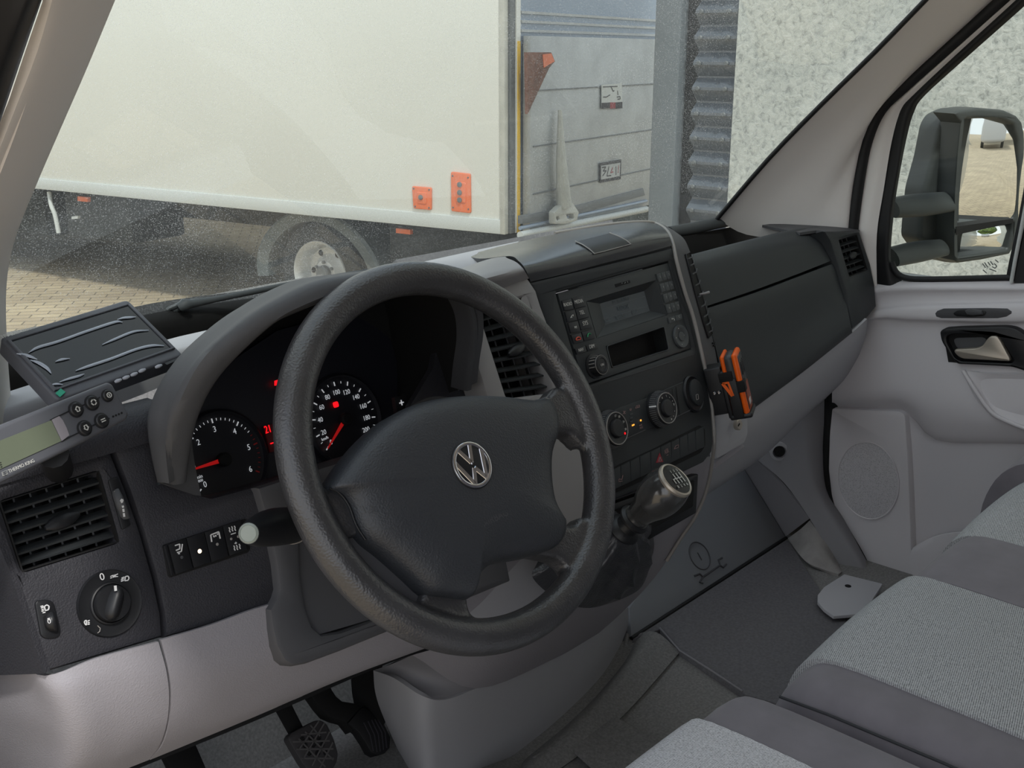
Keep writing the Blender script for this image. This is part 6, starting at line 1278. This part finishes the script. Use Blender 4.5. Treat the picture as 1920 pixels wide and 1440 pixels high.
# ================================================================ DOOR MIRROR
MN = Vector((-.28, -.95, -.02)).normalized(); MP = (U(1850, 340, PX(1.22)), MN)
mir = thing('door_mirror', U(1760, 400, MP), 'tall black door mirror on two arms outside the passenger window', 'mirror')
M['mh'] = mat('black mirror housing', (58, 62, 62), .5, .1, 1500)
def m2(x, y): return (1720+.243*x, 190+.243*y)
OUTL = [m2(*p) for p in ((285, 95), (330, 72), (480, 55), (680, 70), (770, 110), (812, 160), (830, 240), (835, 500), (800, 850), (745, 1130), (715, 1180), (500, 1225), (320, 1250), (298, 1230), (290, 1000), (300, 700), (318, 400), (345, 170))]
HU = [m2(*p) for p in ((375, 135), (630, 130), (740, 180), (775, 300), (778, 520), (755, 860), (738, 905), (298, 968), (306, 700), (325, 420), (350, 170))]
HL = [m2(*p) for p in ((300, 1030), (315, 1012), (742, 938), (735, 1000), (700, 1130), (690, 1140), (330, 1200), (302, 1180))]
plate('housing_front', OUTL, MP, .05, M['mh'], mir, bevel=.006, holes=[{'p': HU, 'r': .004}, {'p': HL, 'r': .003}], seg=3)
OL2 = [m2(*p) for p in ((62, 680), (130, 440), (180, 190), (225, 115), (330, 66), (480, 50), (680, 66), (772, 106), (815, 160), (834, 240), (838, 500), (803, 850), (748, 1130), (718, 1185), (500, 1230), (320, 1254), (230, 1245), (130, 1210), (25, 1060), (40, 880))]
bo = [U(x, y, off(MP, -.045)) for x, y in OL2]; slab('housing_back', rnd(bo, .01), MN, .05, M['mh'], mir, bevel=.012, seg=4)
tube('housing_seam', [U(*m2(*p), off(MP, -.043)) for p in ((330, 72), (270, 120), (245, 190), (225, 400), (205, 680))], .001, M['deep'], mir, 6, n=3)
GN = Vector((-.52, -.85, 0)).normalized()
gmir = mat('mirror glass', (235, 238, 238), .015, metal=1)
def mglass(nm, pts, rad):
    P = [U(x, y, off(MP, -.024)) for x, y in pts]; c = sum(P, Vector())/len(P); A_ = cr1(P, 2, True); q = len(A_); vs = []; fs = []; gu_, gv_, gn_ = basis(MN)
    for s in (1, .8, .6, .4, .2):
        for p in A_:
            d = (p-c)*s; yaw = d.dot(gu_)*.335; vs.append(c+d+MN*(-(d.length**2)/(2*rad)+yaw))
    vs.append(c)
    for r in range(4):
        for k in range(q): fs.append((r*q+k, r*q+(k+1) % q, (r+1)*q+(k+1) % q, (r+1)*q+k))
    for k in range(q): fs.append((4*q+k, 4*q+(k+1) % q, 5*q))
    return mk(nm, vs, fs, gmir, mir, 80)
mglass('mirror_glass', HU, 1.6); mglass('wide_angle_glass', HL, .35)
plate('glass_divider', [m2(*p) for p in ((298, 968), (738, 905), (742, 938), (300, 1030))], MP, .03, M['deep'], mir, front=.001)
tube('arm', [U(1672, 390, PX(.93)), U(1720, 385, MP), U(1780, 378, off(MP, -.02))], [(.022, .014), (.026, .015), (.024, .014)], M['mh'], mir, 16, n=3)
tube('arm', [U(1672, 482, PX(.93)), U(1720, 472, MP), U(1768, 464, off(MP, -.02))], [(.022, .012), (.024, .013), (.020, .011)], M['mh'], mir, 16, n=3)
# etched marking on the side glass
ep = PX(.8825); em = mat('glass marking', (120, 124, 122), .6)
o_ = strokes('glass_marking', [[(1842, 494), (1848, 502)], [(1846, 492), (1852, 501)], [(1852, 491), (1857, 498)], [(1857, 490), (1862, 497)], [(1843, 506), (1850, 512)], [(1864, 494), (1869, 499), (1866, 503), (1860, 500)], [(1866, 487), (1872, 492)], [(1855, 504), (1868, 509)]], .0018, ep, 0, em, door)
# ================================================================ PEDALS
TO2 = tilt((0, .45, .84), 38); PD2 = off(TO2, .10)
bp2 = thing('brake_pedal', U(585, 1400, PD2), 'brake pedal with a worn rubber pad of cross pattern, hanging under the dashboard', 'pedal', 'pedals')
plate('arm', [(524, 1331), (538, 1290), (560, 1285), (549, 1323), (571, 1366), (549, 1376)], off(PD2, -.012), .012, M['deep'], bp2, bevel=.002)
PADP = [(539, 1384), (545, 1374), (592, 1350), (604, 1350), (614, 1357), (627, 1385), (635, 1412), (633, 1428), (620, 1452), (590, 1462), (566, 1430)]
rp_ = plate('rubber_pad', PADP, PD2, .014, mat('worn pedal rubber', (66, 64, 66), .5), bp2, bevel=.003, r=.004)
rl = mat('pad rib', (100, 98, 98), .45)
strokes('cross_ribs', [[(564, 1378), (612, 1373)], [(549, 1391), (618, 1389)], [(556, 1405), (625, 1404)], [(565, 1422), (626, 1422)], [(598, 1352), (560, 1406)], [(608, 1356), (568, 1424)], [(618, 1372), (585, 1436)], [(624, 1392), (600, 1440)], [(582, 1360), (600, 1380)], [(560, 1385), (610, 1438)], [(572, 1372), (625, 1425)]], .0022, PD2, .0012, rl, rp_)
for x, y in ((567, 1386), (583, 1384), (598, 1383), (572, 1397), (588, 1396), (604, 1396), (580, 1412), (596, 1412), (611, 1412)): lathe('pad_dimple', U(x, y, off(PD2, .0003)), PD2[1], [(.0042, -.001), (.0036, .0008), (.0026, .0008), (.002, 0), (0, 0)], M['rubber'], rp_, 12)
ac = thing('accelerator_pedal', U(700, 1390, PD2), 'black curved accelerator pedal with ribbed foot, right of the brake pedal', 'pedal', 'pedals')
plate('arm', [(560, 1270), (610, 1262), (624, 1293), (632, 1305), (643, 1314), (668, 1318), (678, 1326), (700, 1345), (660, 1372), (646, 1354), (628, 1349), (612, 1342), (598, 1326), (584, 1306)], PD2, .02, M['deep'], ac, bevel=.004)
ft = plate('foot', [(676, 1328), (684, 1325), (702, 1338), (722, 1358), (733, 1382), (732, 1402), (722, 1412), (706, 1416), (695, 1410), (686, 1393), (672, 1372), (652, 1356)], PD2, .018, M['rubber'], ac, front=.004, bevel=.003)
strokes('ribs', [[(690, 1352), (702, 1378), (707, 1410)], [(697, 1350), (709, 1376), (713, 1409)], [(703, 1349), (716, 1374), (719, 1406)], [(709, 1349), (722, 1373), (725, 1402)], [(682, 1355), (694, 1379), (700, 1408)]], .0016, PD2, .0045, mat('pedal rib', (60, 58, 64), .5), ft)
cl_ = thing('clutch_pedal', U(350, 1440, PD2), 'black clutch pedal arm at the lower left under the dashboard', 'pedal', 'pedals')
plate('arm', [(300, 1400), (350, 1385), (368, 1395), (392, 1450), (330, 1460)], PD2, .014, M['deep'], cl_, bevel=.003); plate('rubber_pad', [(315, 1470), (400, 1440), (430, 1500), (350, 1530)], PD2, .014, M['rubber'], cl_, bevel=.003)
